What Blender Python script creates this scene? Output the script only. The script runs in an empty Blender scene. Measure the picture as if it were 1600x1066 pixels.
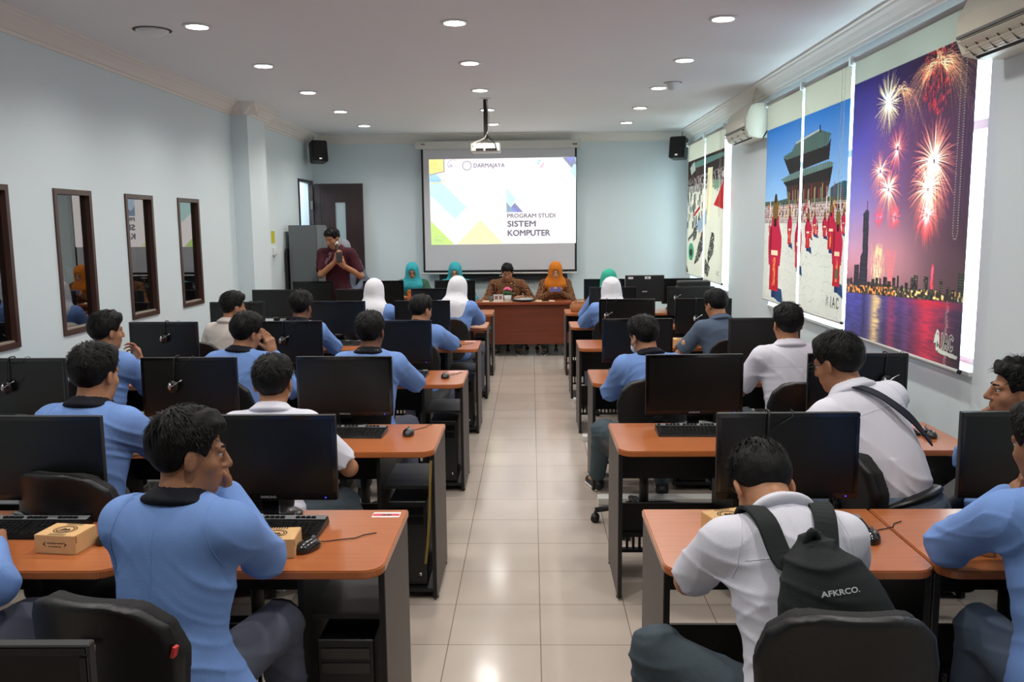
import bpy, bmesh, math, random
import numpy as np
from mathutils import Vector, Matrix
PI = math.pi
rnd = random.Random(7)
scene = bpy.context.scene
COL = scene.collection

# ---------------------------------------------------------------- camera
cam_data = bpy.data.cameras.new('camera')
cam_data.sensor_width = 36.0
cam_data.lens = 1352.5 * 36.0 / 1600.0
cam_data.clip_start = 0.05
cam = bpy.data.objects.new('camera', cam_data)
COL.objects.link(cam)
_yaw, _pit, _rol = -0.02311, 0.13318, -0.009425
_f = Vector((math.sin(_yaw) * math.cos(_pit), math.cos(_yaw) * math.cos(_pit), -math.sin(_pit)))
_r = Vector((math.cos(_yaw), -math.sin(_yaw), 0.0))
_u = _r.cross(_f)
_r2 = _r * math.cos(_rol) + _u * math.sin(_rol)
_u2 = -_r * math.sin(_rol) + _u * math.cos(_rol)
cam.matrix_world = Matrix(((_r2.x, _u2.x, -_f.x, 0), (_r2.y, _u2.y, -_f.y, 0), (_r2.z, _u2.z, -_f.z, 1.796), (0, 0, 0, 1)))
scene.camera = cam
scene.view_settings.view_transform = 'Standard'
scene.view_settings.look = 'None'
scene.view_settings.exposure = 0.30
scene.view_settings.gamma = 1.0
scene.view_settings.use_curve_mapping = False
scene.cycles.use_denoising = True
scene.cycles.max_bounces = 10
scene.cycles.diffuse_bounces = 6
scene.cycles.sample_clamp_indirect = 6.0

# ---------------------------------------------------------------- world: bright overcast daylight outside the windows
world = bpy.data.worlds.new('daylight')
scene.world = world
world.use_nodes = True
world.node_tree.nodes['Background'].inputs[0].default_value = (0.80, 0.92, 1.0, 1)
world.node_tree.nodes['Background'].inputs[1].default_value = 7.0

# room dimensions (metres)
XL, XR, YB, YN, ZC = -3.2, 2.27, 12.85, -1.6, 3.11
LIGHT_ROWS = [1.5, 2.95, 4.4, 5.85, 7.27, 8.7, 10.15, 11.58]
LIGHT_COLS = [-2.18, -0.49, 1.25]
LAMP_W = 10.5

# ---------------------------------------------------------------- materials
def lin(c):
    o = []
    for v in c:
        v = v / 255.0
        o.append(v / 12.92 if v <= 0.04045 else ((v + 0.055) / 1.055) ** 2.4)
    return (*o, 1.0)

MATS = {}
def mat(name, rgb, rough=0.6, spec=0.5, metal=0.0, bump=None, var=None, emit=None, coat=0.0, sheen=0.0):
    """principled material; bump=(scale, strength), var=(scale, amount) varies the colour with noise"""
    if name in MATS: return MATS[name]
    m = bpy.data.materials.new(name); m.use_nodes = True
    nt = m.node_tree; b = nt.nodes['Principled BSDF']
    c = lin(rgb)
    b.inputs['Base Color'].default_value = c
    b.inputs['Roughness'].default_value = rough
    b.inputs['Specular IOR Level'].default_value = spec
    b.inputs['Metallic'].default_value = metal
    b.inputs['Coat Weight'].default_value = coat
    b.inputs['Sheen Weight'].default_value = sheen
    tc = nt.nodes.new('ShaderNodeTexCoord')
    if var:
        n = nt.nodes.new('ShaderNodeTexNoise'); n.inputs['Scale'].default_value = var[0]; n.inputs['Detail'].default_value = 4
        nt.links.new(tc.outputs['Object'], n.inputs['Vector'])
        r = nt.nodes.new('ShaderNodeValToRGB')
        r.color_ramp.elements[0].position = 0.3; r.color_ramp.elements[1].position = 0.7
        k = var[1]
        r.color_ramp.elements[0].color = (c[0] * (1 - k), c[1] * (1 - k), c[2] * (1 - k), 1)
        r.color_ramp.elements[1].color = (min(1, c[0] * (1 + k)), min(1, c[1] * (1 + k)), min(1, c[2] * (1 + k)), 1)
        nt.links.new(n.outputs['Fac'], r.inputs['Fac']); nt.links.new(r.outputs['Color'], b.inputs['Base Color'])
    if bump:
        n = nt.nodes.new('ShaderNodeTexNoise'); n.inputs['Scale'].default_value = bump[0]; n.inputs['Detail'].default_value = 3
        nt.links.new(tc.outputs['Object'], n.inputs['Vector'])
        bp = nt.nodes.new('ShaderNodeBump'); bp.inputs['Strength'].default_value = bump[1]; bp.inputs['Distance'].default_value = 0.01
        nt.links.new(n.outputs['Fac'], bp.inputs['Height']); nt.links.new(bp.outputs['Normal'], b.inputs['Normal'])
    if emit:
        b.inputs['Emission Color'].default_value = lin(emit[0]); b.inputs['Emission Strength'].default_value = emit[1]
    MATS[name] = m
    return m

def attr_emit_mat(name):
    if name in MATS: return MATS[name]
    m = bpy.data.materials.new(name); m.use_nodes = True; nt = m.node_tree
    nt.nodes.remove(nt.nodes['Principled BSDF'])
    a = nt.nodes.new('ShaderNodeAttribute'); a.attribute_name = 'paint'
    e = nt.nodes.new('ShaderNodeEmission')
    nt.links.new(a.outputs['Color'], e.inputs['Color'])
    nt.links.new(e.outputs[0], nt.nodes['Material Output'].inputs[0])
    MATS[name] = m
    return m

def printed_fabric_mat(name, attr=True, rgb=(225, 222, 212)):
    """thin roller-blind cloth: some of the daylight behind it comes through"""
    if name in MATS: return MATS[name]
    m = bpy.data.materials.new(name); m.use_nodes = True; nt = m.node_tree
    nt.nodes.remove(nt.nodes['Principled BSDF'])
    d = nt.nodes.new('ShaderNodeBsdfDiffuse'); t = nt.nodes.new('ShaderNodeBsdfTranslucent'); mx = nt.nodes.new('ShaderNodeMixShader')
    mx.inputs[0].default_value = 0.34
    if attr:
        a = nt.nodes.new('ShaderNodeAttribute'); a.attribute_name = 'paint'
        nt.links.new(a.outputs['Color'], d.inputs['Color']); nt.links.new(a.outputs['Color'], t.inputs['Color'])
    else:
        d.inputs['Color'].default_value = lin(rgb); t.inputs['Color'].default_value = lin(rgb)
    nt.links.new(d.outputs[0], mx.inputs[1]); nt.links.new(t.outputs[0], mx.inputs[2])
    nt.links.new(mx.outputs[0], nt.nodes['Material Output'].inputs[0])
    MATS[name] = m
    return m

def pane_mat(name, tint=(1, 1, 1), base=0.06):
    if name in MATS: return MATS[name]
    m = bpy.data.materials.new(name); m.use_nodes = True; nt = m.node_tree
    nt.nodes.remove(nt.nodes['Principled BSDF'])
    t = nt.nodes.new('ShaderNodeBsdfTransparent'); t.inputs[0].default_value = (*tint, 1)
    g = nt.nodes.new('ShaderNodeBsdfGlossy'); g.inputs['Roughness'].default_value = 0.0
    f = nt.nodes.new('ShaderNodeLayerWeight'); f.inputs['Blend'].default_value = 0.5
    pw = nt.nodes.new('ShaderNodeMath'); pw.operation = 'POWER'; pw.inputs[1].default_value = 4.0
    ad = nt.nodes.new('ShaderNodeMath'); ad.operation = 'MULTIPLY_ADD'; ad.inputs[1].default_value = 0.8; ad.inputs[2].default_value = base; ad.use_clamp = True
    mx = nt.nodes.new('ShaderNodeMixShader')
    nt.links.new(f.outputs['Facing'], pw.inputs[0]); nt.links.new(pw.outputs[0], ad.inputs[0]); nt.links.new(ad.outputs[0], mx.inputs[0])
    nt.links.new(t.outputs[0], mx.inputs[1]); nt.links.new(g.outputs[0], mx.inputs[2])
    nt.links.new(mx.outputs[0], nt.nodes['Material Output'].inputs[0])
    MATS[name] = m
    return m

def wood_mat(name, c1, c2, rough=0.35, scale=(2, 40, 40), coat=0.15):
    if name in MATS: return MATS[name]
    m = bpy.data.materials.new(name); m.use_nodes = True; nt = m.node_tree; b = nt.nodes['Principled BSDF']
    tc = nt.nodes.new('ShaderNodeTexCoord'); mp = nt.nodes.new('ShaderNodeMapping'); mp.inputs['Scale'].default_value = scale
    n = nt.nodes.new('ShaderNodeTexNoise'); n.inputs['Scale'].default_value = 1.0; n.inputs['Detail'].default_value = 6
    r = nt.nodes.new('ShaderNodeValToRGB'); r.color_ramp.elements[0].color = lin(c1); r.color_ramp.elements[1].color = lin(c2)
    r.color_ramp.elements[0].position = 0.3; r.color_ramp.elements[1].position = 0.72
    nt.links.new(tc.outputs['Object'], mp.inputs[0]); nt.links.new(mp.outputs[0], n.inputs['Vector'])
    nt.links.new(n.outputs['Fac'], r.inputs[0]); nt.links.new(r.outputs[0], b.inputs['Base Color'])
    b.inputs['Roughness'].default_value = rough; b.inputs['Coat Weight'].default_value = coat; b.inputs['Coat Roughness'].default_value = 0.2
    MATS[name] = m
    return m

# ---------------------------------------------------------------- mesh collecting
class MB:
    def __init__(s): s.v = []; s.f = []; s.sm = []
    def add(s, vs, fs, smooth=False):
        o = len(s.v); s.v += [tuple(float(c) for c in v) for v in vs]
        s.f += [tuple(int(i) + o for i in f) for f in fs]; s.sm += [smooth] * len(fs); return s
    def box(s, x0, x1, y0, y1, z0, z1):
        v = [(x0, y0, z0), (x1, y0, z0), (x1, y1, z0), (x0, y1, z0), (x0, y0, z1), (x1, y0, z1), (x1, y1, z1), (x0, y1, z1)]
        return s.add(v, [(0, 3, 2, 1), (4, 5, 6, 7), (0, 1, 5, 4), (1, 2, 6, 5), (2, 3, 7, 6), (3, 0, 4, 7)])
    def obox(s, c, size, M):
        """box of full size about centre c turned by 3x3 matrix M"""
        v = []
        for a in (-.5, .5):
            for b in (-.5, .5):
                for d in (-.5, .5):
                    v.append(Vector(c) + M @ Vector((a * size[0], b * size[1], d * size[2])))
        return s.add(v, [(0, 1, 3, 2), (4, 6, 7, 5), (0, 4, 5, 1), (2, 3, 7, 6), (0, 2, 6, 4), (1, 5, 7, 3)])
    def rbox(s, x0, x1, y0, y1, z0, z1, r=0.01, seg=3):
        """box with rounded vertical edges and small top/bottom chamfer"""
        pts = []
        for cx, cy, a0 in ((x1 - r, y1 - r, 0), (x0 + r, y1 - r, 90), (x0 + r, y0 + r, 180), (x1 - r, y0 + r, 270)):
            for i in range(seg + 1):
                a = math.radians(a0 + 90 * i / seg); pts.append((cx, cy, math.cos(a), math.sin(a)))
        n = len(pts); e = min(r, (z1 - z0) * .35)
        rings = [(z0, r - e * .6), (z0 + e * .6, r), (z1 - e * .6, r), (z1, r - e * .6)]
        v = []
        for z, rr in rings: v += [(p[0] + p[2] * rr, p[1] + p[3] * rr, z) for p in pts]
        f = []
        for k in range(3):
            for i in range(n): j = (i + 1) % n; f.append((k * n + i, k * n + j, (k + 1) * n + j, (k + 1) * n + i))
        f.append(tuple(range(n - 1, -1, -1))); f.append(tuple(range(3 * n, 4 * n)))
        return s.add(v, f)
    def prism(s, poly, z0, z1, axis='z', smooth=False):
        n = len(poly)
        P = {'z': lambda a, b, c: (a, b, c), 'y': lambda a, b, c: (a, c, b), 'x': lambda a, b, c: (c, a, b)}[axis]
        v = [P(a, b, z0) for a, b in poly] + [P(a, b, z1) for a, b in poly]
        f = [tuple(range(n - 1, -1, -1)), tuple(range(n, 2 * n))] + [(i, (i + 1) % n, n + (i + 1) % n, n + i) for i in range(n)]
        return s.add(v, f, smooth)
    def tube(s, pts, r, seg=8, cap=True):
        pts = [Vector(p) for p in pts]; n = len(pts); rs = r if isinstance(r, (list, tuple)) else [r] * n
        v = []; f = []; prev = None
        for i, p in enumerate(pts):
            t = (pts[min(i + 1, n - 1)] - pts[max(i - 1, 0)])
            t = t.normalized() if t.length > 1e-9 else Vector((0, 0, 1))
            if prev is None:
                a = t.orthogonal().normalized()
            else:
                a = prev - t * prev.dot(t); a = a.normalized() if a.length > 1e-6 else t.orthogonal().normalized()
            prev = a; b = t.cross(a)
            for k in range(seg):
                an = 2 * PI * k / seg; v.append(p + (a * math.cos(an) + b * math.sin(an)) * rs[i])
        for i in range(n - 1):
            for k in range(seg):
                k2 = (k + 1) % seg; f.append((i * seg + k, i * seg + k2, (i + 1) * seg + k2, (i + 1) * seg + k))
        if cap: f.append(tuple(range(seg - 1, -1, -1))); f.append(tuple(range((n - 1) * seg, n * seg)))
        return s.add(v, f, True)
    def cyl(s, c, r, z0, z1, seg=20, r2=None):
        return s.tube([(c[0], c[1], z0), (c[0], c[1], z1)], [r, r if r2 is None else r2], seg)
    def lathe(s, prof, c=(0, 0, 0), seg=24):
        v = []; f = []; n = len(prof)
        for r, z in prof:
            for k in range(seg): a = 2 * PI * k / seg; v.append((c[0] + r * math.cos(a), c[1] + r * math.sin(a), c[2] + z))
        for i in range(n - 1):
            for k in range(seg): k2 = (k + 1) % seg; f.append((i * seg + k, i * seg + k2, (i + 1) * seg + k2, (i + 1) * seg + k))
        f.append(tuple(range(seg - 1, -1, -1))); f.append(tuple(range((n - 1) * seg, n * seg)))
        return s.add(v, f, True)
    def ell(s, c, r, seg=16, rings=10):
        v = []; f = []
        for i in range(rings + 1):
            th = PI * i / rings
            for k in range(seg):
                a = 2 * PI * k / seg; v.append((c[0] + r[0] * math.sin(th) * math.cos(a), c[1] + r[1] * math.sin(th) * math.sin(a), c[2] - r[2] * math.cos(th)))
        for i in range(rings):
            for k in range(seg): k2 = (k + 1) % seg; f.append((i * seg + k, i * seg + k2, (i + 1) * seg + k2, (i + 1) * seg + k))
        return s.add(v, f, True)
    def xform(s, M):
        s.v = [tuple(M @ Vector(v)) for v in s.v]; return s
    def build(s, name, m, parent=None, loc=None, kind=None, label=None, bevel=0):
        me = bpy.data.meshes.new(name); me.from_pydata(s.v, [], s.f)
        me.polygons.foreach_set('use_smooth', s.sm); me.update()
        if bevel:
            bm = bmesh.new(); bm.from_mesh(me)
            bmesh.ops.remove_doubles(bm, verts=bm.verts, dist=1e-6)
            bmesh.ops.bevel(bm, geom=bm.edges[:], offset=bevel, segments=2, affect='EDGES', clamp_overlap=True)
            bm.to_mesh(me); bm.free()
        o = bpy.data.objects.new(name, me); COL.objects.link(o)
        me.materials.append(m)
        if parent is not None: o.parent = parent
        if loc: o.location = loc
        if kind: o['kind'] = kind
        if label: o['label'] = label
        return o

def thing(name, label, cat, loc=(0, 0, 0), rz=0.0, group=None):
    o = bpy.data.objects.new(name, None); o.empty_display_size = 0.1
    COL.objects.link(o); o.location = loc; o.rotation_euler = (0, 0, rz)
    o['label'] = label; o['category'] = cat
    if group: o['group'] = group
    return o
def tag(o, label, cat, group=None, kind=None):
    o['label'] = label; o['category'] = cat
    if group: o['group'] = group
    if kind: o['kind'] = kind
    return o
def dup(root, loc, rz, label, group=None):
    """a copy of a thing with copies of its parts and sub-parts"""
    r = root.copy(); COL.objects.link(r); r.location = loc; r.rotation_euler = (0, 0, rz); r['label'] = label
    if group: r['group'] = group
    def kids(src, dst):
        for ch in list(src.children):
            c = ch.copy(); COL.objects.link(c); c.parent = dst; kids(ch, c)
    kids(root, r)
    return r
def struct(name, mb, m, **k): return mb.build(name, m, kind='structure', **k)

_tc = {}
def text_geo(txt, size=1.0, bold=0.0, align='LEFT'):
    """flat letters in the XY plane: vertices and faces"""
    key = (txt, bold, align)
    if key not in _tc:
        cu = bpy.data.curves.new('tmp_text', 'FONT'); cu.body = txt; cu.size = 1.0; cu.offset = bold; cu.align_x = align; cu.resolution_u = 3
        o = bpy.data.objects.new('tmp_text', cu); COL.objects.link(o)
        bpy.context.view_layer.update()
        me = o.to_mesh()
        _tc[key] = ([tuple(v.co) for v in me.vertices], [tuple(p.vertices) for p in me.polygons])
        o.to_mesh_clear(); bpy.data.objects.remove(o); bpy.data.curves.remove(cu)
    v, f = _tc[key]
    return [(a[0] * size, a[1] * size, a[2]) for a in v], f

def painted_mesh(name, verts, faces, colors, m, parent=None, per='POINT'):
    me = bpy.data.meshes.new(name)
    me.from_pydata([tuple(map(float, v)) for v in verts], [], [tuple(f) for f in faces]) if not isinstance(verts, np.ndarray) else me.from_pydata(verts.tolist(), [], faces.tolist())
    at = me.color_attributes.new('paint', 'FLOAT_COLOR', per)
    buf = np.ones((len(colors), 4), np.float32); buf[:, :3] = colors
    at.data.foreach_set('color', buf.ravel())
    me.materials.append(m); me.update()
    o = bpy.data.objects.new(name, me); COL.objects.link(o)
    if parent is not None: o.parent = parent
    return o
# ================================================================ the room
M_wall = mat('wall_paint', (216, 229, 233), 0.55, 0.3, bump=(60, 0.05))
M_ceil = mat('ceiling_paint', (232, 236, 238), 0.7, 0.3)
M_corn = mat('cornice_plaster', (232, 230, 224), 0.6, 0.3)
M_brown = wood_mat('brown_window_wood', (62, 38, 32), (78, 50, 42), 0.4, (30, 30, 3))
M_dark_door = wood_mat('dark_door_wood', (40, 24, 26), (56, 36, 36), 0.4, (30, 30, 2))
M_white = mat('white_frame', (225, 230, 230), 0.4)
M_black = mat('black_plastic', (14, 15, 16), 0.35, 0.5, bump=(300, 0.05))
M_blackm = mat('black_satin', (20, 20, 22), 0.5)
M_chrome = mat('chrome', (200, 200, 205), 0.2, metal=1.0)

# floor: 40 cm glazed tiles with thin grout
mf = bpy.data.materials.new('floor_tiles'); mf.use_nodes = True; nt = mf.node_tree; b = nt.nodes['Principled BSDF']
tc = nt.nodes.new('ShaderNodeTexCoord'); mp = nt.nodes.new('ShaderNodeMapping')
mp.inputs['Location'].default_value = (-0.030 + 4.0, -3.527 + 8.0, 0)
br = nt.nodes.new('ShaderNodeTexBrick'); br.offset = 0.0; br.squash = 1.0
br.inputs['Scale'].default_value = 1.0; br.inputs['Brick Width'].default_value = 0.4; br.inputs['Row Height'].default_value = 0.4
br.inputs['Mortar Size'].default_value = 0.0022; br.inputs['Mortar Smooth'].default_value = 0.1; br.inputs['Bias'].default_value = 0.0
br.inputs['Color1'].default_value = lin((192, 180, 168)); br.inputs['Color2'].default_value = lin((187, 174, 163)); br.inputs['Mortar'].default_value = lin((128, 108, 96))
no = nt.nodes.new('ShaderNodeTexNoise'); no.inputs['Scale'].default_value = 2.3; no.inputs['Detail'].default_value = 5
ra = nt.nodes.new('ShaderNodeValToRGB'); ra.color_ramp.elements[0].color = (0.86, 0.86, 0.86, 1); ra.color_ramp.elements[1].color = (1, 1, 1, 1)
mu = nt.nodes.new('ShaderNodeMixRGB'); mu.blend_type = 'MULTIPLY'; mu.inputs[0].default_value = 1.0
nt.links.new(tc.outputs['Object'], mp.inputs[0]); nt.links.new(mp.outputs[0], br.inputs[0]); nt.links.new(tc.outputs['Object'], no.inputs['Vector'])
nt.links.new(no.outputs['Fac'], ra.inputs[0]); nt.links.new(br.outputs['Color'], mu.inputs[1]); nt.links.new(ra.outputs[0], mu.inputs[2]); nt.links.new(mu.outputs[0], b.inputs['Base Color'])
b.inputs['Roughness'].default_value = 0.15; b.inputs['Specular IOR Level'].default_value = 0.5
nb = nt.nodes.new('ShaderNodeTexNoise'); nb.inputs['Scale'].default_value = 9.0
bp = nt.nodes.new('ShaderNodeBump'); bp.inputs['Strength'].default_value = 0.05; bp.inputs['Distance'].default_value = 0.01
nt.links.new(tc.outputs['Object'], nb.inputs['Vector']); nt.links.new(nb.outputs['Fac'], bp.inputs['Height']); nt.links.new(bp.outputs['Normal'], b.inputs['Normal'])
struct('floor', MB().box(-4.8, XR + .25, YN - .1, YB + .1, -0.1, 0), mf)
struct('ceiling', MB().box(-4.8, XR + .25, YN - .1, YB + .1, ZC, ZC + .1), M_ceil)
struct('wall_back', MB().box(-4.8, XR + .25, YB, YB + .12, 0, ZC), M_wall)
struct('wall_near', MB().box(-4.8, XR + .25, YN - .12, YN, 0, ZC), M_wall)

# left wall with four narrow internal windows and the doorway
WL = [(3.76, 4.26), (4.79, 5.29), (5.80, 6.30), (6.83, 7.33), (7.855, 8.355)]
wz0, wz1 = 1.07, 2.07
w = MB(); x0, x1 = XL - .15, XL
ys = [YN] + [v for p in WL for v in p] + [12.0]
for i in range(0, len(ys), 2): w.box(x0, x1, ys[i], ys[i + 1], 0, ZC)
for a, c in WL: w.box(x0, x1, a, c, 0, wz0); w.box(x0, x1, a, c, wz1, ZC)
w.box(x0, x1, 12.0, 12.78, 2.45, ZC); w.box(x0, x1, 12.78, YB, 0, ZC)
struct('wall_left', w, M_wall)
struct('trim_pillar', MB().box(XL, -3.02, 9.39, 10.0, 0, ZC), M_wall)
M_glass_dark = pane_mat('internal_glass', (0.45, 0.45, 0.45), 0.24)
for i, (a, c) in enumerate(WL):
    fr = struct('window_%d' % (i + 1), MB()
        .box(x0, XL + .012, a, a + .035, wz0, wz1).box(x0, XL + .012, c - .035, c, wz0, wz1)
        .box(x0, XL + .012, a + .035, c - .035, wz0, wz0 + .035).box(x0, XL + .012, a + .035, c - .035, wz1 - .035, wz1), M_brown)
    # the glass sits a little askew in its frame
    MB().obox((XL - .032, (a + c) / 2, (wz0 + wz1) / 2), (.005, c - a - .072, wz1 - wz0 - .07), Matrix.Rotation(math.radians(-1.24), 3, 'Z')).build('pane', M_glass_dark, fr)
    MB().box(XL - .085, XL - .005, a + .036, c - .036, wz0 + .035, wz0 + .045).build('sill', mat('sill_board', (150, 140, 130), 0.6), fr)

# the office seen dimly through the internal glass, and the corridor beyond the doorway
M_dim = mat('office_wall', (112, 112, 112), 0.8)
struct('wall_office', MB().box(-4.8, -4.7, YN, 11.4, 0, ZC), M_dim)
struct('wall_partition', MB().box(-4.7, x0, 11.4, 11.5, 0, ZC), M_wall)
struct('wall_corridor', MB().box(-4.8, -4.7, 11.5, YB, 0, ZC), mat('corridor_paint', (190, 208, 224), 0.6))

# right wall with two wide window openings
WR = [(4.45, 8.33), (10.03, 12.45)]
rz0, rz1 = 1.00, 2.93
w = MB(); a0, a1 = XR, XR + .22
ys = [YN, WR[0][0], WR[0][1], WR[1][0], WR[1][1], YB]
for i in range(0, 6, 2): w.box(a0, a1, ys[i], ys[i + 1], 0, ZC)
for a, c in WR: w.box(a0, a1, a, c, 0, rz0); w.box(a0, a1, a, c, rz1, ZC)
struct('wall_right', w, M_wall)
M_glass = pane_mat('window_glass', (0.95, 1.0, 0.99), 0.05)
for i, (a, c) in enumerate(WR):
    m = MB(); xa, xb = a1 - .09, a1 - .03; n = 4 if i == 0 else 3
    m.box(xa, xb, a, c, rz0, rz0 + .05); m.box(xa, xb, a, c, rz1 - .05, rz1); m.box(xa, xb, a, c, 2.28, 2.33)
    for k in range(n + 1):
        y = a + (c - a) * k / n; m.box(xa - .002, xb + .002, max(a, y - .03), min(c, y + .03), rz0, rz1)
    m.box(xa - .001, xb + .001, a, a + .15 if i == 0 else a + .06, rz0, rz1)
    wn = struct('window_%d' % (i + 6), m, M_white)
    MB().box(xa + .02, xa + .026, a + .02, c - .02, rz0 + .02, rz1 - .02).build('pane', M_glass, wn)
    MB().box(XR - .02, xa, a + .001, c - .001, rz0 - .001, rz0 + .02).build('sill', M_white, wn)

# cornice, swept along the walls
prof = [(0, 0), (0.0, -.125), (.012, -.125), (.018, -.105), (.03, -.10), (.05, -.075), (.085, -.045), (.11, -.03), (.118, -.02), (.135, -.015), (.135, 0)]
def cornice(name, p0, p1, inward):
    d = Vector(p1) - Vector(p0); n = Vector(inward); vs = []
    for p in (Vector(p0), Vector(p1)):
        for o, z in prof: vs.append((p.x + n.x * o, p.y + n.y * o, ZC + z))
    k = len(prof); fs = [(i, (i + 1) % k, k + (i + 1) % k, k + i) for i in range(k)] + [tuple(range(k - 1, -1, -1)), tuple(range(k, 2 * k))]
    struct(name, MB().add(vs, fs), M_corn)
cornice('trim_cornice_left', (XL, YN, 0), (XL, YB, 0), (1, 0, 0))
cornice('trim_cornice_right', (XR, YN, 0), (XR, YB, 0), (-1, 0, 0))
cornice('trim_cornice_back', (XL, YB, 0), (XR, YB, 0), (0, -1, 0))
cornice('trim_cornice_pillar', (-3.02, 9.39 - .13, 0), (-3.02, 10.0 + .13, 0), (1, 0, 0))
cornice('trim_cornice_pillar_face', (XL, 9.39, 0), (-2.9, 9.39, 0), (0, -1, 0))
struct('baseboard_back', MB().box(XL, XR, YB - .012, YB, 0, .09), mat('skirting_tile', (150, 135, 125), 0.3))
struct('baseboard_right', MB().box(XR - .012, XR, YN, YB - .012, 0, .09), MATS['skirting_tile'])
struct('baseboard_left', MB().box(XL, XL + .012, YN, 9.39, 0, .09), MATS['skirting_tile'])

# doorway and the dark door leaf folded back against the rear wall
dr = struct('door_1', MB().box(XL - .05, XL + .015, 12.0, 12.04, 0, 2.46).box(XL - .05, XL + .015, 12.745, 12.78, 0, 2.46).box(XL - .05, XL + .015, 12.04, 12.745, 2.42, 2.46), M_dark_door)
lf = MB()
lx0, lx1, ly0, ly1 = -3.17, -2.46, YB - .075, YB - .035
gx0, gx1, gz0, gz1 = -2.87, -2.72, .62, 2.15
lf.box(lx0, gx0, ly0, ly1, .01, 2.42).box(gx1, lx1, ly0, ly1, .01, 2.42).box(gx0, gx1, ly0, ly1, .01, gz0).box(gx0, gx1, ly0, ly1, gz1, 2.42)
for z in (.03, 2.30): lf.box(lx0 + .0, lx1, ly0 - .006, ly0, z, z + .11)
lf.box(lx0, lx0 + .09, ly0 - .006, ly0, .14, 2.30).box(lx1 - .09, lx1, ly0 - .006, ly0, .14, 2.30)
leaf = lf.build('door_leaf', M_dark_door, dr)
MB().box(gx0, gx1, ly0 + .012, ly0 + .02, gz0, gz1).build('glass_strip', mat('frosted_glass', (165, 180, 182), 0.25), leaf)
MB().box(-2.53, -2.50, ly0 - .012, ly0 - .006, .95, 1.17).tube([(-2.515, ly0 - .01, 1.06), (-2.515, ly0 - .05, 1.06), (-2.63, ly0 - .05, 1.06)], .009).build('door_handle', mat('brushed_steel', (120, 118, 112), 0.35, metal=.9), leaf)
MB().box(XL - .01, XL + .02, 12.70, 12.735, 2.05, 2.17).build('hinge', MATS['brushed_steel'], dr)

# ---------------------------------------------------------------- recessed ceiling lights
M_lamp = mat('lamp_glow', (255, 255, 255), emit=((255, 250, 240), 14.0))
ORD = ['first', 'second', 'third', 'fourth', 'fifth', 'sixth', 'seventh']
proto = None
for ci, x in enumerate(LIGHT_COLS):
    for ri, y in enumerate(LIGHT_ROWS):
        seen = ri > 0
        col = ['left', 'middle', 'right'][ci]
        lab = 'round recessed ceiling light, %s of the %s column counted from the camera' % (ORD[max(0, ri - 3)], col)
        if ri < 3: lab = 'round recessed ceiling light, %s column, %s' % (col, ('above the camera', 'over the nearest desks', 'over the second desk row')[ri])
        if proto is None:
            t = thing('ceiling_light', lab, 'ceiling light', (x, y, ZC), 0, 'recessed ceiling lights')
            MB().lathe([(.070, 0.0), (.092, -.001), (.094, -.006), (.072, -.010)], seg=28).build('trim_ring', M_white, t)
            MB().lathe([(.001, -.0105), (.070, -.0105), (.070, -.0095), (.001, -.0095)], seg=28).build('diffuser', M_lamp, t)
            proto = t
        else: t = dup(proto, (x, y, ZC), 0, lab)
        L = bpy.data.lights.new('lamp_light', 'SPOT'); L.energy = LAMP_W * 4.4; L.spot_size = math.radians(150); L.spot_blend = 0.75; L.shadow_soft_size = .07
        L.color = (1.0, 0.955, 0.90)
        lo = bpy.data.objects.new('lamp_light', L); COL.objects.link(lo); lo.location = (x, y, ZC - .03)
# unseen point lights, put in to light the corridor wall and the office
for (lx, ly, en) in ((-4.0, 12.1, 28), (-4.1, 7.5, 7)):
    L = bpy.data.lights.new('side_room_light', 'POINT'); L.energy = en; L.shadow_soft_size = .1
    lo = bpy.data.objects.new('side_room_light', L); COL.objects.link(lo); lo.location = (lx, ly, 2.8)

# ---------------------------------------------------------------- ceiling and wall fittings
t = thing('smoke_detector', 'round white smoke detector with dark mark on the ceiling, upper left', 'smoke detector', (-2.52, 5.95, ZC))
MB().lathe([(.105, 0), (.105, -.012), (.075, -.03), (.04, -.045), (.001, -.047)]).build('housing', M_white, t)
MB().lathe([(.125, -.0005), (.125, -.003), (.001, -.003)]).build('base_plate', mat('dark_grey_plate', (92, 88, 82), .8), t)  # dark grey plate, a little wider than the housing
t = thing('ceiling_sensor', 'small round white sensor on the ceiling beside the lit lamp', 'sensor', (1.34, 8.42, ZC))
MB().lathe([(.075, 0), (.07, -.01), (.05, -.03), (.045, -.06), (.03, -.072), (.001, -.074)]).build('housing', M_white, t)
MB().lathe([(.085, -.0005), (.085, -.002), (.001, -.002)]).build('base_ring', MATS['dark_grey_plate'], t)

def wall_speaker(lab, loc, rz, tilt=0.15):
    t = thing('wall_speaker', lab, 'loudspeaker', loc, rz, 'black wall speakers')
    R = Matrix.Rotation(-tilt, 4, 'X')
    m = MB().prism([(-.10, .0), (.10, .0), (.115, -.19), (-.115, -.19)], -.15, .15); m.xform(R)
    m.build('cabinet', M_black, t, bevel=.012)
    MB().rbox(-.10, .10, -.196, -.19, -.135, .135, .004).xform(R).build('grille', mat('speaker_grille', (26, 28, 30), .7, bump=(900, .4)), t)
    MB().box(-.02, .02, -.191, -.199, -.12, -.1).xform(R).build('badge', M_chrome, t)
    MB().box(-.025, .025, -.02, .07, -.06, -.02).box(-.04, .04, .05, .07, -.11, .06).build('bracket', M_blackm, t)
    MB().tube([(0, .0, .12), (-.02, .06, .18), (0, .05, .27)], .005, 6).build('cable', M_blackm, t)
wall_speaker('black wall speaker in the left rear corner under the ceiling', (-3.06, 12.52, 2.83), 0.55)
wall_speaker('black wall speaker in the right rear corner under the ceiling', (2.13, 12.55, 2.83), -0.5)

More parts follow.
